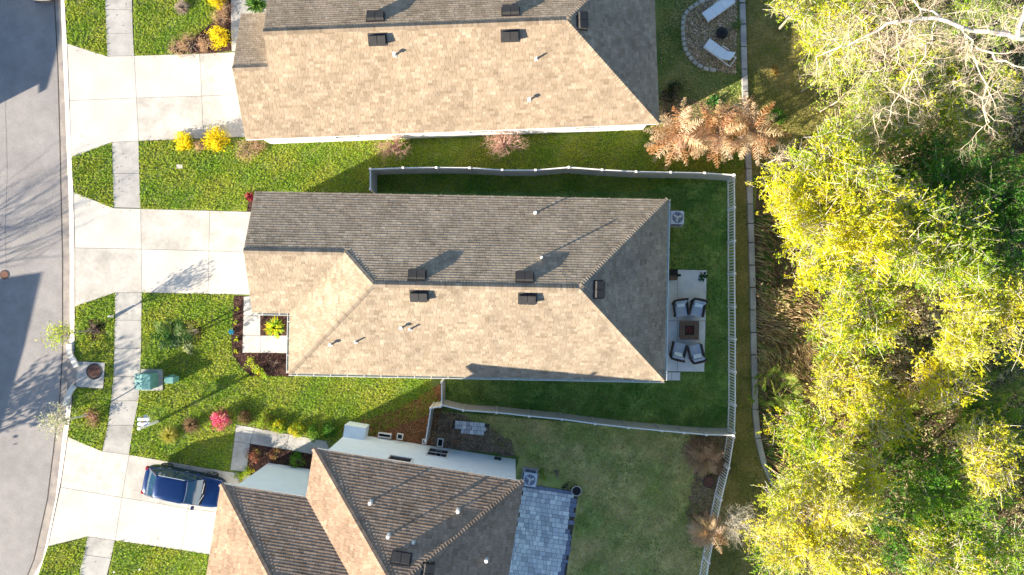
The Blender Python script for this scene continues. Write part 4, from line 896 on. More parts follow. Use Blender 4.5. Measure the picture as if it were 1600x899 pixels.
# ------------------------------------------------------------------ pavers
def paver_field(name, label, quad, rz, rows, border=True, pal=None, size=.27, cat='patio', maxn=297):
    t = thing(name, label, cat, P(*quad[0]), math.radians(rz)); inv = t.matrix_basis.copy(); inv = (Matrix.Translation(t.location) @ Matrix.Rotation(math.radians(rz), 4, 'Z')).inverted()
    q = [inv @ Vector(P(*c)) for c in quad]; poly = [(c.x, c.y) for c in q]; MB().use(M['joint']).prism(poly, -.05, .02).build('bed', t)
    xs = [c[0] for c in poly]; ys = [c[1] for c in poly]; x0, x1, y0, y1 = min(xs), max(xs), min(ys), max(ys); y = y1; cache = {}; cnt = 0; rest = MB()
    while y > y0:
        hh = random.choice((size * .75, size, size)); x = x0 - random.uniform(0, .2)
        while x < x1:
            ww = random.choice((size * .75, size, size * 1.35)); cx, cy = x + ww / 2, y - hh / 2
            if pip(poly, np.array([cx]), np.array([cy]))[0] and pip(poly, np.array([x + .03, x + ww - .03]), np.array([cy, cy])).all():
                edge_ = border and (x1 - (x + ww) < .16 - (cy - y1) * 0.0 or not pip(poly, np.array([cx + .34]), np.array([cy]))[0] or y1 - cy < .14)
                key = (round(ww, 3), round(hh, 3), 9 if edge_ else random.randrange(7))
                if key not in cache:
                    col = (0.20, 0.22, 0.30) if key[2] == 9 else pal[key[2] % len(pal)]
                    cache[key] = MB().use(M['attr'], col).box(-ww / 2 + .006, ww / 2 - .006, -hh / 2 + .006, hh / 2 - .006, 0, .055, taper=.004).mesh('paver')
                if cnt < maxn and (cy > y0 + 1.2 or not border):
                    o = link('paver', cache[key], t); o.location = (cx, cy, random.uniform(-.003, .003)); cnt += 1
                else:
                    rest.use(M['attr'], (0.20, 0.22, 0.30) if key[2] == 9 else pal[key[2] % len(pal)]); rest.box(cx - ww / 2 + .006, cx + ww / 2 - .006, cy - hh / 2 + .006, cy + hh / 2 - .006, 0, .055)
            x += ww
        y -= hh
    if rest.f: rest.build('paving', t, 'stuff')
PV = [(0.68, 0.69, 0.70), (0.76, 0.76, 0.76), (0.56, 0.57, 0.60), (0.86, 0.85, 0.84), (0.62, 0.63, 0.66), (0.70, 0.70, 0.70), (0.48, 0.49, 0.52)]
paver_field('paver_patio', 'grey paver patio with dark border behind the southern house', [(815, 756), (904, 769), (872, 985), (770, 985)], -8.5, 0, True, PV, .27)
paver_field('paver_pad', 'small rectangular pad of worn grey pavers below the fence', [(707, 657), (765, 663), (763, 679), (706, 673)], -5, 0, False, PV, .24)

# ------------------------------------------------------------------ garden plants
YB = [(0.95, 0.74, 0.02), (0.85, 0.66, 0.02), (0.62, 0.54, 0.02)]
bush('bright yellow bush at lower edge of upper driveway, larger right hand one', 341, 219, .78, .6, YB, 1900, leaf=.10, group='yellow bushes by the upper driveway')
bush('smaller yellow bush beside the larger one below the upper driveway', 290, 222, .62, .5, YB, 1200, leaf=.10, group='yellow bushes by the upper driveway')
bush('bright yellow bush in the bed above the upper driveway', 344, 60, .66, .6, YB, 1600, leaf=.10, group='yellow bushes by the upper driveway')
bush('yellow bush in the bed cut by the top edge', 341, 0, .65, .55, YB, 1300, leaf=.10, group='yellow bushes by the upper driveway')
bush('pale dry spiky tuft in the top left lawn', 286, 14, .55, .35, [(0.50, 0.42, 0.34), (0.38, 0.30, 0.24)], 220, leaf=.035, spiky=True, name='dry_tuft')
for lab, x, y, r in (('brown dry plants along the top edge of the upper driveway', 300, 72, .7), ('orange brown dry plants left of the yellow bed bush', 325, 70, .5), ('dry pinkish plants in the bed between two yellow bushes', 347, 30, .5), ('dry tan shrub right of the two yellow bushes', 385, 236, .7), ('low brown plant between the two yellow bushes', 314, 228, .35), ('tan dry shrub by the far left end of the white wall', 402, 230, .5), ('tan dry plants at the left tip of the upper mulch bed', 280, 76, .55), ('brown dry plants in the top of bed left of the front path', 349, 12, .45)):
    bush(lab, x, y, r * 1.15, .3, [(0.56, 0.38, 0.22), (0.40, 0.26, 0.16), (0.68, 0.50, 0.28), (0.50, 0.30, 0.22)], 900, leaf=.075, name='dry_plant', cat='dry plant', aspect=.35)
bush('dark green agave rosette beside the small front gable', 402, 10, .75, .7, [(0.07, 0.18, 0.03), (0.15, 0.27, 0.04), (0.04, 0.10, 0.02)], 130, leaf=.09, spiky=True, name='agave', cat='agave')
bush('crimson leaved plant at the front corner of the middle house', 391, 309, .38, .7, [(0.35, 0.02, 0.05), (0.22, 0.015, 0.03), (0.4, 0.12, 0.10)], 90, leaf=.10, spiky=True, name='red_plant')
for i, (x, y) in enumerate([(371, 483), (370, 505), (370.5, 531), (369.5, 550)]):
    bush(['topmost small yellow plant in the narrow mulch bed', 'second small yellow plant from the top in narrow bed', 'third small yellow plant just below the blue ornament', 'lowest small yellow plant in the narrow mulch bed'][i], x, y, .15, .15, YB[1:] + YG, 90, leaf=.08, name='small_plant', cat='plant', group='small yellow plants in the narrow mulch bed')
bush('yellow green croton filling the square planter by the path', 431, 512, .72, .8, YG + YB[:2] + [(0.1, 0.22, 0.03)], 170, leaf=.10, spiky=True, name='croton', cat='plant')
bush('loose yellow green shrub at the bottom of the mulch bed', 397, 571, .55, .5, YG + YB[1:], 420, leaf=.09)
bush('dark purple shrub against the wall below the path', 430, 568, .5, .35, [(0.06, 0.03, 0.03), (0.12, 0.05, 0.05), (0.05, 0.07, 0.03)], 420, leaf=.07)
bush('small green shrub beside the dark purple one by the wall', 416, 583, .3, .3, YG, 240, leaf=.08)
bush('magenta flowering bush near the end of the mailbox shadow', 348, 656, .62, .75, [(0.75, 0.05, 0.20), (0.85, 0.20, 0.34), (0.42, 0.02, 0.09), (0.70, 0.40, 0.28)], 1300, leaf=.10, name='flowering_bush')
bush('tan ornamental grass clump in the lawn left of the magenta bush', 300, 664, .62, .55, [(0.35, 0.24, 0.12), (0.22, 0.14, 0.08)], 420, leaf=.025, spiky=True, name='ornamental_grass', cat='grass clump')
bush('pale yellow grass clump in the lawn above the blue car', 267, 680, .65, .5, [(0.48, 0.42, 0.08), (0.38, 0.38, 0.06)], 380, leaf=.03, spiky=True, name='ornamental_grass', cat='grass clump')
for lab, x, y, r, h, pal in (('brown leaved bush left end of the row under the middle lawn', 385, 652, .45, .4, [(0.25, 0.14, 0.08), (0.20, 0.2, 0.04)]), ('low mottled bush second in the row under the lawn', 415, 660, .5, .4, YG + [(0.3, 0.12, 0.08)]), ('bright yellow green bush third in the row under the lawn', 437, 666, .42, .5, YG + YB[1:]),
                             ('rounded yellow green bush fourth in the row under the lawn', 466, 672, .5, .5, YG + YB[1:]), ('dark green bush fifth in the row above the path', 492, 676, .5, .5, GRN + YG[:1]), ('dark bush by the low entry block of the southern house', 518, 672, .5, .5, GRN)):
    bush(lab, x, y, r, h, [tuple(v * .8 for v in c) for c in pal], 1100, leaf=.085)
bush('red and green shrub in the bed beside the car', 400, 712, .55, .5, [(0.30, 0.07, 0.06), (0.22, 0.22, 0.03), (0.42, 0.20, 0.12)], 520, leaf=.085)
bush('bright green shrub in the bed under the southern roof corner', 466, 718, .52, .5, YG[:2] + GRN, 600, leaf=.09)
bush('reddish shrub between the two others in the southern bed', 430, 712, .45, .35, [(0.30, 0.08, 0.06), (0.20, 0.10, 0.06), (0.3, 0.28, 0.05)], 380, leaf=.075)
bush('yellow green hedge plant at the corner of the pale wall', 386, 738, .45, .4, YG + YB[1:], 460, leaf=.08)
bush('hedge plant sprawling left of the pale wall corner', 374, 745, .35, .3, YG + [(0.3, 0.12, 0.06)], 300, leaf=.075)
PINK = [(0.56, 0.34, 0.27), (0.66, 0.44, 0.36), (0.42, 0.22, 0.17)]
bare_tree('leafless pinkish crape myrtle left of the two along the white wall', 620, 234, 1.5, .85, 16, 4, PINK, 'bare_shrub', 'leafless shrubs along the white wall', L=.55, rad=.05, up=.1, spread=.45, cat='shrub')
bare_tree('leafless pinkish crape myrtle right of the two along the white wall', 788, 230, 1.6, .95, 18, 4, PINK, 'bare_shrub', 'leafless shrubs along the white wall', L=.62, rad=.055, up=.1, spread=.45, cat='shrub')
bush('tiny green sprig against the white wall beside the left bare shrub', 630, 222, .2, .4, YG, 90, leaf=.07)
# small verge trees
bare_tree('small thin leaved verge tree leaning over the curb', 150, 516, 2.6, .9, 9, 3, BARKB, 'verge_tree', 'small trees on the verge', L=.62, rad=.035, up=.3, base=P(150, 516), leaves=(YG + PALE, 2, .10, .10), spread=.5, lean=(-.75, -.12))
bare_tree('pale silvery verge tree above the lower driveway', 140, 648, 2.5, .9, 10, 3, [(0.36, 0.36, 0.25), (0.48, 0.46, 0.36)], 'verge_tree', 'small trees on the verge', L=.62, rad=.03, up=.25, leaves=([(0.42, 0.42, 0.26), (0.34, 0.36, 0.16), (0.5, 0.48, 0.36)], 2, .10, .10), spread=.5, lean=(-.55, -.1))
bush('reddish shrub on the verge beside the silvery tree', 148, 655, .6, .5, [(0.35, 0.16, 0.12), (0.28, 0.20, 0.08), (0.45, 0.28, 0.20)], 600, leaf=.08)
bush('dark dry grass tuft inside the mulch ring on the verge', 149, 515, .45, .25, [(0.10, 0.06, 0.05), (0.2, 0.13, 0.12)], 120, leaf=.03, spiky=True, name='dry_tuft', cat='grass clump')
pt = thing('palm_tree', 'young palm with arching dark green fronds in a mulch ring on the lawn', 'palm', P(308, 516)); tubes('trunk', [((0, 0, 0), (-.25, -.05, 1.0), .07, .06), ((-.25, -.05, 1.0), (-.55, 0, 1.75), .06, .05), ((.1, -.1, 0), (.0, -.3, .9), .06, .05), ((.0, -.3, .9), (-.1, -.5, 1.4), .05, .045)], BARKB, pt)
frond_set('frond', None, 13, 1.15, [(0.02, 0.06, 0.015), (0.04, 0.12, 0.02), (0.16, 0.26, 0.05)], pt, el=(.1, 1.0), droop=1.2, leaf_n=12, leaf_l=.36, leaf_w=.085, hub=(-.55, 0, 1.75)); frond_set('frond', None, 11, 1.0, [(0.03, 0.06, 0.02), (0.08, 0.13, 0.04), (0.32, 0.33, 0.14)], pt, el=(.0, .9), droop=1.2, leaf_n=10, leaf_l=.30, leaf_w=.085, hub=(-.1, -.5, 1.4))
bush('pale green shrub at the foot of the young palm', 297, 530, .5, .35, PALE + GRN, 380, leaf=.085)
# dead palms and spiky plants behind the houses
DEAD = [(0.74, 0.54, 0.32), (0.84, 0.68, 0.46), (0.52, 0.22, 0.07), (0.70, 0.44, 0.20), (0.26, 0.11, 0.05), (0.78, 0.60, 0.38)]
for lab, x, y, h, n, L in (('dead orange palm nearest the northern house corner', 1046, 222, 2.0, 38, 2.0), ('dead cream palm in the middle of the three', 1100, 222, 2.1, 38, 1.9), ('dead tan palm rightmost of the three by the fence', 1154, 218, 2.0, 40, 2.1)):
    t = thing('dead_palm', lab, 'dead palm', P(x, y), 0, 'dead palms between the northern house and fence'); tubes('trunk', [((0, 0, 0), (.03, .02, h * .5), .16, .13), ((.03, .02, h * .5), (0, 0, h), .13, .10)], BARKB, t)
    frond_set('frond', None, n, L, DEAD, t, el=(-.1, 1.1), droop=1.0, leaf_n=20, leaf_l=.36, leaf_w=.05, hub=(0, 0, h))
for lab, x, y, h, L in (('brown withered palm at the back corner of the southern yard', 1098, 712, .9, 1.35), ('dead orange palm leaning against the slanting picket fence', 1098, 818, 1.3, 1.4)):
    t = thing('dead_palm', lab, 'dead palm', P(x, y), 0); tubes('trunk', [((0, 0, 0), (0, 0, h), .15, .11)], BARKB, t)
    frond_set('frond', None, 34, L, [(0.50, 0.33, 0.19), (0.64, 0.44, 0.26), (0.36, 0.22, 0.13)] if y < 760 else DEAD, t, el=(-.1, 1.3), droop=1.3, leaf_n=22, leaf_l=.28, leaf_w=.025, hub=(0, 0, h))
bush('full rounded tan grass like shrub wrapped round the withered palm', 1090, 706, 1.05, 1.0, [(0.66, 0.46, 0.28), (0.50, 0.33, 0.19), (0.78, 0.60, 0.38), (0.34, 0.22, 0.13)], 1500, leaf=.04, spiky=True, name='dry_shrub', cat='dry shrub')
bush('full cream and orange dry shrub under the leaning dead palm', 1097, 828, 1.0, 1.0, [(0.80, 0.60, 0.38), (0.66, 0.38, 0.18), (0.88, 0.74, 0.52)], 1300, leaf=.04, spiky=True, name='dry_shrub', cat='dry shrub')
bush('spiky brown tuft between withered palm and picket fence', 1125, 728, .8, .5, [(0.26, 0.16, 0.10), (0.16, 0.10, 0.07)], 320, leaf=.03, spiky=True, name='dry_tuft', cat='grass clump')
bare_tree('white leafless bush overhanging the slanting picket fence', 1140, 806, 2.2, 1.15, 20, 4, [(0.62, 0.56, 0.46), (0.52, 0.46, 0.36)], 'bare_shrub', None, L=.75, rad=.035, up=.15, spread=.6, cat='shrub')
bush('green agave rosette above the dead palms', 1115, 162, .55, .5, [(0.10, 0.30, 0.06), (0.05, 0.18, 0.04)], 60, leaf=.09, spiky=True, name='agave', cat='agave')
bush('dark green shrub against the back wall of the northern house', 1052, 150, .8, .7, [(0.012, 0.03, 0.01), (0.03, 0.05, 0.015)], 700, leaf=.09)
bush('green fern like clump beside the stone kerb near the fire pit', 1150, 38, .4, .4, [(0.08, 0.20, 0.03), (0.14, 0.26, 0.03)], 260, leaf=.08)
bush('dark green clump where the lawn meets the rightmost dead palm', 1212, 186, .6, .5, GRN, 420, leaf=.11)
bush('small plants beside the southern air conditioner', 849, 742, .35, .35, GRN + YG, 260, leaf=.07)
bush('pale grey plant on the rock right of the air conditioner', 868, 740, .3, .25, [(0.4, 0.4, 0.36), (0.22, 0.2, 0.16)], 200, leaf=.06)
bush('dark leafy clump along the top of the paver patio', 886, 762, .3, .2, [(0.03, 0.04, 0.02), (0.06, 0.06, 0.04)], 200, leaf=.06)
bush('orange leafed sprig lying in the shaded lawn', 1213, 111, .38, .25, [(0.45, 0.20, 0.08), (0.40, 0.34, 0.05)], 260, leaf=.08)

# ------------------------------------------------------------------ off frame trees whose shadows reach the road
bare_tree('bare tree across the street whose branching shadow lies on the road', -343, 531, 6.2, 2.2, 8, 4, BARKB, base=P(-343, 531), L=2.1, rad=.12, up=.5)
bare_tree('second small tree across the street shading the lower road', -192, 756, 3.9, 1.6, 8, 3, BARKB, base=P(-192, 756), L=1.5, rad=.09, up=.4, leaves=(GRN, 5, .25, .2))

# ------------------------------------------------------------------ the wood
tree('bright yellow tree nearest the retaining kerb, full and round', 1322, 350, 2.75, 8.0, YEL, 1.0, .5)
tree('small yellow tree poking out at the upper left of the bright one', 1252, 292, 1.2, 6.0, YEL + YG, 1.0, .8)
tree('olive yellow tree with grey twigs right of the bright one', 1400, 370, 2.9, 8.0, YEL[:3] + YG, .75, 1.4)
tree('yellow green tree top below the grey twigs', 1350, 250, 2.0, 8.3, YG + YEL[:2], .8, 1.0)
tree('deep green tree at the right edge, upper half', 1560, 330, 2.8, 7.5, GRN, 1.0, .2, bark=BARKB)
tree('dark green low tree between the grey twigs and yellow tree', 1455, 270, 1.9, 5.0, GRN + YG[:1], .9, .4, bark=BARKB)
tree('yellow green tree merging into the deep green one', 1510, 400, 2.2, 8.0, YG + YEL[:1], .9, .7)
tree('pale yellow tree at the right edge, middle height', 1568, 500, 2.2, 8.5, YEL + PALE, 1.0, .8)
tree('yellow tree above the dark gap in the wood centre', 1375, 490, 1.9, 6.5, YEL + YG, .9, .7)
tree('small yellow crown left of the dark gap', 1322, 520, 1.15, 5.5, YEL[:2] + YG, .9, .6)
tree('yellow crown trailing to the lower right of the brown grasses', 1330, 600, 1.35, 5.5, YEL + PALE, 1.0, .7)
tree('yellow crown below the trailing one', 1390, 655, 1.45, 5.5, YEL + YG[:1], 1.0, .6)
tree('yellow tree right of the wood centre', 1490, 590, 1.35, 6.0, YEL, .8, .5)
tree('yellow green thicket next to the kerb bend', 1248, 672, 1.0, 3.5, YG + YEL[:1], .9, .3, lobes=6)
tree('yellow green crown right of the thicket by the kerb', 1282, 690, 1.15, 4.0, YG + YEL[:1], .8, .4, lobes=6)
tree('large pale yellow tree at the bottom of the picture', 1322, 835, 3.1, 9.0, YEL + PALE, 1.0, 1.1)
tree('yellow crown above the large pale one', 1330, 768, 1.6, 7.0, YEL + YG[:1], .8, .9)
tree('bright green tree in the lower right of the wood', 1492, 778, 1.6, 6.0, GRN[1:] + YG[:2], 1.0, .2, bark=BARKB)
tree('dark green tree beneath the bright green one', 1450, 835, 2.2, 4.5, GRN, .85, .2, bark=BARKB)
tree('yellow tree at the right edge above the lower corner', 1572, 722, 1.5, 7.0, YEL + PALE, .8, 1.0)
tree('green and yellow tree in the bottom right corner', 1572, 855, 1.9, 6.0, YG + GRN[1:], .9, .3)
tree('yellow crown cut by the bottom edge, right of the large pale tree', 1490, 892, 1.5, 6.0, YEL + YG, .8, .6)
tree('green crown below the brown grasses, centre right', 1425, 715, 1.2, 3.6, GRN + YG[:1], .8, .3, lobes=6, bark=BARKB)
tree('low green crown at the right of the palmettos', 1560, 665, 1.5, 3.8, GRN[1:] + YG, .8, .3, bark=BARKB)
tree('yellow green crown at the top edge left of the white limb', 1338, 30, 1.6, 7.5, YG + YEL, .9, .8)
tree('small yellow sprigs at the top edge of the wood', 1262, -4, .9, 7.0, YEL + YG, .7, 1.2, lobes=6)
tree('olive crown beneath the white limb', 1470, 120, 2.1, 5.5, YG + YEL, .75, 1.0)
tree('olive yellow crown beneath the grey twigs at the upper edge', 1390, 165, 1.6, 5.0, PALE + YG, .7, 1.4)
tree('yellow green crown in the top right corner', 1560, 30, 1.6, 6.0, YG, .7, .9)
tree('sparse yellow crown at the right edge under the white limbs', 1560, 150, 1.5, 5.0, YG + YEL[:1], .65, .8)
tree('green tree at the bottom between kerb and pale tree', 1222, 885, 1.0, 4.0, YG + GRN[2:], .8, .4, lobes=6)
# leafless white limbed tree reaching in from the right
HB = 9.0
wt = thing('bare_tree', 'large leafless tree with thick white limbs arching across the upper right', 'tree', P(1650, 85), 0, 'trees in the wood behind the back yards')
b0 = Vector(P(1650, 85)); segs = []; tips = []
def limb(path, r0, r1, twigs=2.2, tl=1.3, dep=3):
    pts = [Vector(P(*p)) - b0 for p in path]
    last = None
    for i in range(len(pts) - 1):
        n_ = 3; a, b = pts[i], pts[i + 1]
        for k in range(n_):
            t0 = (i + k / n_) / (len(pts) - 1); t1 = (i + (k + 1) / n_) / (len(pts) - 1)
            q = a.lerp(b, (k + 1) / n_) + Vector(tuple(RNG.normal(size=3) * (.07 if i < 99 and r0 < .3 else 0))); p = last or a; last = q; segs.append((np.array(p), np.array(q), r0 + (r1 - r0) * t0, r0 + (r1 - r0) * t1))
            for _ in range(int(twigs / 3 + RNG.random())):
                d = RNG.normal(size=3); d[2] = d[2] * .4 + .1; d /= np.linalg.norm(d); grow(segs, np.array(q), d, tl * RNG.uniform(.5, 1.0), .019, dep + 1, .75, .03, .66, 3, tips)
limb([(1650, 85, 0), (1648, 84, 5), (1640, 72, 8.2)], .36, .30, 0)
limb([(1640, 72, 8.2), (1590, 58, HB), (1540, 50, HB), (1480, 36, HB), (1425, 30, HB), (1388, 38, HB), (1345, 62, HB - .3), (1310, 76, HB - .6), (1275, 92, HB - 1)], .14, .02, 6.5)
limb([(1500, 42, HB), (1520, 80, HB), (1533, 115, HB), (1537, 160, HB - .2), (1545, 195, HB - .5)], .036, .014, 6, 1.1)
limb([(1525, 75, HB), (1560, 95, HB), (1600, 108, HB), (1640, 118, HB)], .05, .035, 3)
limb([(1425, 32, HB), (1408, 65, HB), (1390, 90, HB - .3), (1375, 108, HB - .5)], .028, .012, 6, 1.1)
limb([(1460, 35, HB), (1450, 75, HB), (1430, 110, HB), (1400, 150, HB - .4), (1370, 185, HB - .6)], .028, .012, 6, 1.2)
limb([(1590, 58, HB), (1600, 20, HB + .4), (1612, -20, HB + .6)], .10, .05, 2.5)
limb([(1480, 36, HB), (1440, 8, HB), (1410, -20, HB)], .05, .03, 2.6)
tubes('trunk', [q for q in segs if q[2] > .022], [(0.66, 0.59, 0.49), (0.54, 0.47, 0.38)], wt, 6); tubes('twig', [q for q in segs if q[2] <= .022], [(0.62, 0.50, 0.36), (0.48, 0.38, 0.27), (0.70, 0.60, 0.46)], wt, 3)
GREY = [(0.60, 0.49, 0.36), (0.48, 0.38, 0.28), (0.70, 0.60, 0.47)]
for lab, x, y, h, r, L in (('grey leafless twiggy tree left of the deep green tree', 1505, 215, 6.5, 2.1, 2.1), ('grey leafless twigs above the dark green low tree', 1390, 205, 6.8, 1.9, 1.9), ('leafless tan twigs at the edge of the upper lawn', 1320, 98, 6.0, 1.3, 1.3), ('leafless grey twigs at the upper left of bright yellow tree', 1248, 232, 5.8, 1.2, 1.15), ('grey twigs in the gap right of the bright yellow tree', 1480, 440, 5.0, 1.4, 1.3), ('grey twigs above the large pale tree', 1250, 790, 5.0, 1.3, 1.3), ('tangle of bare twigs in the top right corner', 1500, 10, 7.2, 1.8, 1.7), ('leafless twigs among the right edge trees below middle', 1545, 765, 5.0, 1.3, 1.3), ('pale twiggy crown just right of the upper grass, below the limb', 1360, 130, 6.5, 1.7, 1.8), ('leafless twiggy crown under the middle of the white limb', 1440, 160, 6.6, 1.8, 1.9), ('twiggy crown at the right edge below the white limbs', 1565, 205, 6.0, 1.6, 1.6), ('pale twigs rising through the bright yellow tree', 1330, 395, 8.6, 1.5, 1.4), ('pale twigs rising through the large pale tree', 1300, 800, 9.3, 1.7, 1.6)):
    b = Vector(P(x, y, h * .85)); b.z = 0
    bare_tree(lab, 0, 0, h, r, 10, 4, GREY, 'bare_tree', 'trees in the wood behind the back yards', L=L * .55, rad=.014 if 'rising' in lab else .03, base=tuple(b), up=.05, spread=.65, leaves=(PALE + YG, 1, .08, .10) if r > 1.25 else None)
# palmettos
def fan_palm(label, px, py, h, r, n, pal):
    t = thing('palmetto', label, 'palmetto', tuple(np.array(P(px, py, h)) * np.array([1, 1, 0])), 0, 'palmettos on the floor of the wood'); segs = []; 
    for i in range(n):
        a = 2 * math.pi * i / n + RNG.uniform(-.3, .3); e = RNG.uniform(.35, 1.2); hub = np.array([math.cos(a) * math.cos(e), math.sin(a) * math.cos(e), math.sin(e)]) * h * RNG.uniform(.7, 1.1); segs.append((np.zeros(3), hub, .02, .012))
        m = 16; cen = []; dirs = []; d0 = hub / np.linalg.norm(hub); s0 = np.array([-math.sin(a), math.cos(a), 0])
        V = []; F = []
        for k in range(m):
            b = (k / (m - 1) - .5) * 3.8; d = d0 * math.cos(b) + s0 * math.sin(b); d[2] -= .15; d /= np.linalg.norm(d); tp = hub + d * r * .5 * RNG.uniform(.8, 1.1); wv = np.cross(d, np.array([0, 0, 1.0])); wv /= np.linalg.norm(wv) + 1e-6; md = hub + d * r * .25
            c = len(V); V += [hub, md + wv * .025, tp, md - wv * .025]; F.append((c, c + 1, c + 2, c + 3))
        link('frond', mesh_np('frond', V, F, M['leaf'], palette(m, pal)), t)
    tubes('stem', segs, BARKB, t)
PM = [(0.36, 0.38, 0.08), (0.24, 0.32, 0.05), (0.14, 0.26, 0.04)]
for lab, x, y, h, r, n in (('yellow green palmetto left of the brown grasses foot', 1225, 605, 1.3, 1.0, 11), ('smaller palmetto at the kerb side of the other', 1196, 612, 1.0, .8, 8), ('palmetto just under the first one', 1233, 622, 1.0, .9, 9), ('large palmetto at the right edge of the wood', 1562, 588, 2.0, 1.5, 14), ('palmetto under the pale yellow right edge tree', 1535, 612, 1.6, 1.3, 12), ('dark palmetto below the large right edge one', 1585, 625, 1.5, 1.4, 12), ('palmetto in the dark hollow of the wood', 1500, 548, 1.5, 1.1, 10)):
    fan_palm(lab, x, y, h, r, n, PM)

# ------------------------------------------------------------------ ground cover
def sample(poly, per_m2, zz=0.0):
    xs = [p[0] for p in poly]; ys = [p[1] for p in poly]; s = CAM_H / FOC
    area = (max(xs) - min(xs)) * (max(ys) - min(ys)) * s * s; n = int(area * per_m2)
    X = RNG.uniform(min(xs), max(xs), n); Y = RNG.uniform(min(ys), max(ys), n); k = pip(poly, X, Y); return X[k], Y[k]
HARD = [[(99, 68), (168, 89), (210, 88), (362, 81), (362, -80), (460, -80), (450, 214), (217, 222), (175, 223), (100, 250)], [(100, 298), (178, 326), (440, 331), (440, 463), (222, 458), (180, 458), (100, 486)],
        [(95, 679), (160, 706), (202, 711), (430, 748), (430, 885), (284, 860), (180, 845), (137, 839), (60, 860)], [(162, -100), (207, -100), (210, 89), (168, 89)], [(175, 220), (217, 220), (220, 328), (178, 328)],
        [(180, 455), (222, 455), (221, 545), (219.5, 589), (217, 627), (209, 665), (202, 712), (160, 706), (168.5, 665), (173.5, 627), (177.5, 589), (179, 545)], [(137, 839), (180, 845), (160, 960), (118, 960)],
        [(381, 462), (460, 462), (460, 553), (379, 553)], [(369, 663), (520, 690), (520, 716), (395, 695), (387, 740), (358, 736)], [(104, 538), (122, 564), (166, 566), (163, 609), (119, 606), (104, 640), (90, 640), (90, 538)],
        [(1040, 421), (1105, 422), (1101, 582), (1063, 583), (1063, 596), (1040, 596)], RP + [(1152, 118), (1152, -8)], [(815, 755), (906, 768), (874, 990), (770, 990)], [(223, 580), (258, 580), (258, 610), (223, 610)], [(706, 656), (766, 662), (764, 680), (705, 674)]] + MULCH
def on_kerb(X, Y):
    bx = np.interp(Y, [p[1] for p in back], [p[0] for p in back]); return X < bx + 1
def grass_set(name, polys, per, pal, size, kind='stuff', hgt=.06, dirs=None):
    XX = []; YY = []
    for p in polys: x, y = sample(p, per); XX.append(x); YY.append(y)
    X = np.concatenate(XX); Y = np.concatenate(YY); k = ~on_kerb(X, Y)
    for h in HARD: k &= ~pip(h, X, Y)
    X, Y = X[k], Y[k]; n = len(X); x = (X - 800) * CAM_H / FOC; y = (450 - Y) * CAM_H / FOC
    f = lowfreq(x, y, .8, .5); f2 = lowfreq(x, y, 2.7, 2.0); keep = RNG.random(n) < np.clip(.75 + .35 * f2, .25, 1); x, y, f = x[keep], y[keep], f[keep]; n = len(x)
    ang = RNG.uniform(0, 2 * math.pi, n) if dirs is None else RNG.normal(dirs, .35, n); L = size * RNG.uniform(.6, 1.4, n); el = RNG.uniform(.25, 1.2, n)
    d = np.stack([np.cos(ang) * np.cos(el), np.sin(ang) * np.cos(el), np.sin(el)], 1); s = np.stack([-np.sin(ang), np.cos(ang), np.zeros(n)], 1); p0 = np.stack([x, y, np.zeros(n)], 1); wd = (L * .22)[:, None]
    V = np.stack([p0 - s * wd, p0 + s * wd, p0 + d * L[:, None]], 1).reshape(-1, 3); c = palette(n, pal[0], .2); c2 = palette(n, pal[1], .2); t = np.clip(.5 + f * .9 + RNG.normal(size=n) * .2, 0, 1)[:, None]
    return link(name, mesh_np(name, V, np.arange(3 * n).reshape(n, 3), M['leaf'], c * t + c2 * (1 - t)), None, kind)
GA = ([(0.45, 0.50, 0.05), (0.48, 0.48, 0.08), (0.35, 0.45, 0.04)], [(0.26, 0.42, 0.035), (0.32, 0.44, 0.04), (0.18, 0.33, 0.025)])
GB = ([(0.22, 0.36, 0.05), (0.30, 0.40, 0.08), (0.42, 0.42, 0.15)], [(0.08, 0.23, 0.035), (0.13, 0.30, 0.045)])
GC = ([(0.66, 0.54, 0.25), (0.50, 0.47, 0.15), (0.80, 0.66, 0.38)], [(0.24, 0.38, 0.08), (0.38, 0.42, 0.11)])
GD = ([(0.48, 0.38, 0.12), (0.36, 0.32, 0.08), (0.60, 0.48, 0.20)], [(0.22, 0.24, 0.05), (0.30, 0.32, 0.06)])
front = [[(98, -40), (360, -40), (360, 90), (98, 95)], [(100, 205), (430, 205), (430, 335), (100, 335)], [(100, 450), (370, 450), (372, 560), (470, 586), (470, 590), (100, 604)], [(98, 600), (560, 582), (672, 592), (690, 640), (560, 690), (370, 745), (200, 720), (95, 700)], [(55, 835), (340, 840), (330, 930), (55, 930)], [(430, 215), (1000, 195), (1162, 185), (1162, 272), (1000, 300), (430, 300)]]
grass_set('grass', front, 520, GA, .12)
grass_set('grass', [[(585, 270), (1146, 275), (1146, 680), (690, 640), (690, 590), (1040, 595), (1045, 310), (585, 300)]], 420, GB, .10)
grass_set('grass', [[(676, 642), (1146, 682), (1120, 800), (1095, 930), (860, 930), (905, 765), (812, 715)], [(1032, -30), (1160, -30), (1163, 270), (1030, 200)]], 380, GC, .10)
grass_set('grass', [[(1156, -40), (1330, -40), (1380, 120), (1330, 200), (1190, 270), (1165, 270)], [(1149, 262), (1168, 262), (1174, 640), (1205, 765), (1180, 930), (1102, 930), (1140, 690)]], 320, GD, .10)
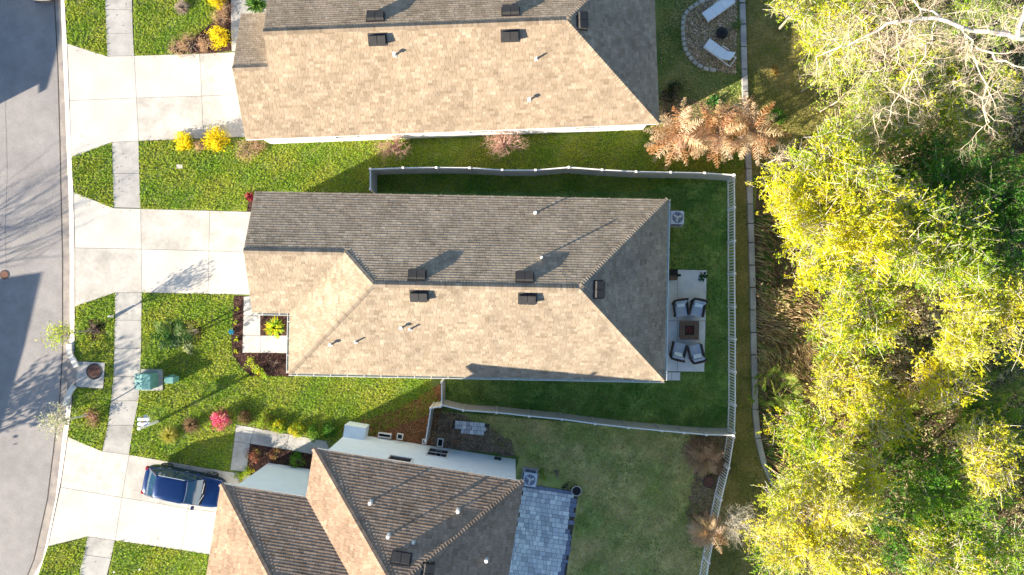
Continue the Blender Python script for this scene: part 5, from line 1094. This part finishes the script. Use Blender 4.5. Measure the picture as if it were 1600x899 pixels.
# the floor of the wood: litter, low leaves and long brown grasses
n = 60000; X = RNG.uniform(1170, 1680, n); Y = RNG.uniform(-60, 960, n); lim = np.interp(Y, [-60, 60, 140, 220, 270, 450, 640, 690, 760, 960], [1250, 1270, 1330, 1280, 1185, 1180, 1184, 1194, 1214, 1180]); k = X > lim + RNG.normal(size=n) * 6; X, Y = X[k], Y[k]; s_ = CAM_H / FOC
x = (X - 800) * s_; y = (450 - Y) * s_; f = lowfreq(x, y, .9, 3.0); zt = np.abs(RNG.normal(size=len(x))) * .35 * (1 + f)
colr = palette(len(x), [(0.34, 0.23, 0.13), (0.18, 0.12, 0.07), (0.46, 0.34, 0.20), (0.12, 0.22, 0.03), (0.08, 0.17, 0.03), (0.22, 0.32, 0.05)], .25); leaf_mesh('undergrowth', np.stack([x, y, zt + .02], 1), .15, colr, flat=.3, aspect=.4, kind='stuff')
n = 9500; X = RNG.uniform(1185, 1680, n); Y = RNG.uniform(-60, 960, n); lim = np.interp(Y, [-60, 60, 140, 220, 270, 330, 440, 620, 640, 690, 760, 960], [1275, 1300, 1350, 1310, 1205, 1200, 1300, 1310, 1205, 1215, 1234, 1200])
k = (X > lim) & ~pip([(1178, 450), (1300, 450), (1350, 640), (1180, 600)], X, Y); X, Y = X[k], Y[k]; x = (X - 800) * s_; y = (450 - Y) * s_; f = lowfreq(x, y, .7, 5.0); g2 = lowfreq(x, y, .45, 1.0)
O = np.stack([x, y, np.clip(.5 + 1.1 * f + RNG.normal(size=len(x)) * .35, .08, 2.6)], 1); D = RNG.normal(size=O.shape) + np.array([.5, -.3, .2]); D /= np.linalg.norm(D, axis=1)[:, None]; per = 14
tt = RNG.uniform(0, 1, (len(x), per, 1)); C = (O[:, None] + D[:, None] * .6 * tt + RNG.normal(size=(len(x), per, 3)) * .07).reshape(-1, 3); C[:, 2] = np.maximum(C[:, 2], .03)
cA = palette(len(x), [(0.66, 0.54, 0.30), (0.52, 0.42, 0.24), (0.76, 0.68, 0.40)], .25); cB = palette(len(x), YG + GRN[1:] + PALE, .25); cc = np.where((g2 + RNG.normal(size=len(x)) * .35 > .05)[:, None], cB, cA)
leaf_mesh('undergrowth', C, .13, np.repeat(cc, per, axis=0) * RNG.uniform(.8, 1.2, (len(C), 1)), flat=.5, aspect=.35, kind='stuff', dirs=np.repeat(D, per, axis=0) + RNG.normal(size=C.shape) * .5)
def long_grass(name, polys, per, pal, L0, direction, zt=.5):
    XX = []; YY = []
    for p in polys: a, b = sample(p, per); XX.append(a); YY.append(b)
    X = np.concatenate(XX); Y = np.concatenate(YY); n = len(X); x = (X - 800) * s_; y = (450 - Y) * s_
    ang = direction + lowfreq(x, y, .5, 1.0) * .7 + RNG.normal(size=n) * .22; L = L0 * RNG.uniform(.5, 1.3, n)[:, None]; s = np.stack([-np.sin(ang), np.cos(ang), np.zeros(n)], 1) * .018; d = np.stack([np.cos(ang), np.sin(ang), np.zeros(n)], 1)
    p0 = np.stack([x, y, RNG.uniform(0, .12, n)], 1); z1 = RNG.uniform(.15, zt, n)[:, None] * np.array([[0, 0, 1]]); p1 = p0 + d * L * .5 + z1; p2 = p0 + d * L + z1 * .35
    V = np.stack([p0 - s, p0 + s, p1 + s, p1 - s, p2 + s * .3, p2 - s * .3], 1).reshape(-1, 3); b = (np.arange(n) * 6)[:, None]; F = np.concatenate([b + np.array([[0, 1, 2, 3]]), b + np.array([[3, 2, 4, 5]])]); c = palette(n, pal, .25)
    link(name, mesh_np(name, V, F, M['leaf'], np.concatenate([c, c])), None, 'stuff')
BG = [(0.62, 0.44, 0.24), (0.40, 0.28, 0.15), (0.76, 0.60, 0.34), (0.24, 0.17, 0.09), (0.50, 0.48, 0.16)]
long_grass('brown_grass', [[(1178, 450), (1250, 445), (1320, 480), (1345, 560), (1350, 640), (1300, 630), (1230, 600), (1180, 595)], [(1270, 600), (1360, 620), (1420, 700), (1400, 740), (1290, 690)], [(1370, 540), (1500, 560), (1520, 640), (1420, 640)]], 110, BG, .85, -.75)
long_grass('brown_grass', [[(1290, 690), (1420, 690), (1470, 760), (1380, 800), (1260, 740)], [(1176, 330), (1200, 330), (1200, 470), (1178, 470)], [(1180, 600), (1230, 620), (1230, 800), (1195, 740)]], 60, BG + GRN[:2], .6, -.4)
# mulch chips and straw
for nm, polys, per, pal, sz in (('mulch_chips', MULCH + [disc((148, 516), 17), disc((297, 520), 19)], 260, [(0.10, 0.045, 0.035), (0.05, 0.025, 0.02), (0.17, 0.09, 0.07), (0.025, 0.014, 0.012)], .08), ('straw_litter', [DIRT[0]], 200, [(0.34, 0.15, 0.06), (0.22, 0.09, 0.04), (0.42, 0.22, 0.10)], .10), ('leaf_litter', DIRT[1:], 120, [(0.34, 0.24, 0.15), (0.48, 0.35, 0.22), (0.20, 0.14, 0.09)], .09)):
    XX, YY = [np.concatenate(q) for q in zip(*[sample(p, per) for p in polys])]; C = np.stack([(XX - 800) * s_, (450 - YY) * s_, RNG.uniform(.02, .06, len(XX))], 1); leaf_mesh(nm, C, sz, palette(len(C), pal, .25), flat=.8, aspect=.4, kind='stuff', material=M['attr'])

XX, YY = [np.concatenate(q) for q in zip(*[sample(p, 2.6) for p in front + [[(585, 270), (1146, 275), (1146, 680), (700, 640)], [(860, 650), (1146, 690), (1100, 900), (890, 900)]]])]
C = np.stack([(XX - 800) * s_, (450 - YY) * s_, RNG.uniform(.035, .05, len(XX))], 1); leaf_mesh('fallen_leaves', C, .075, palette(len(C), [(0.30, 0.17, 0.08), (0.42, 0.28, 0.14), (0.18, 0.11, 0.06)], .25), flat=.9, aspect=.5, kind='stuff', material=M['attr'])
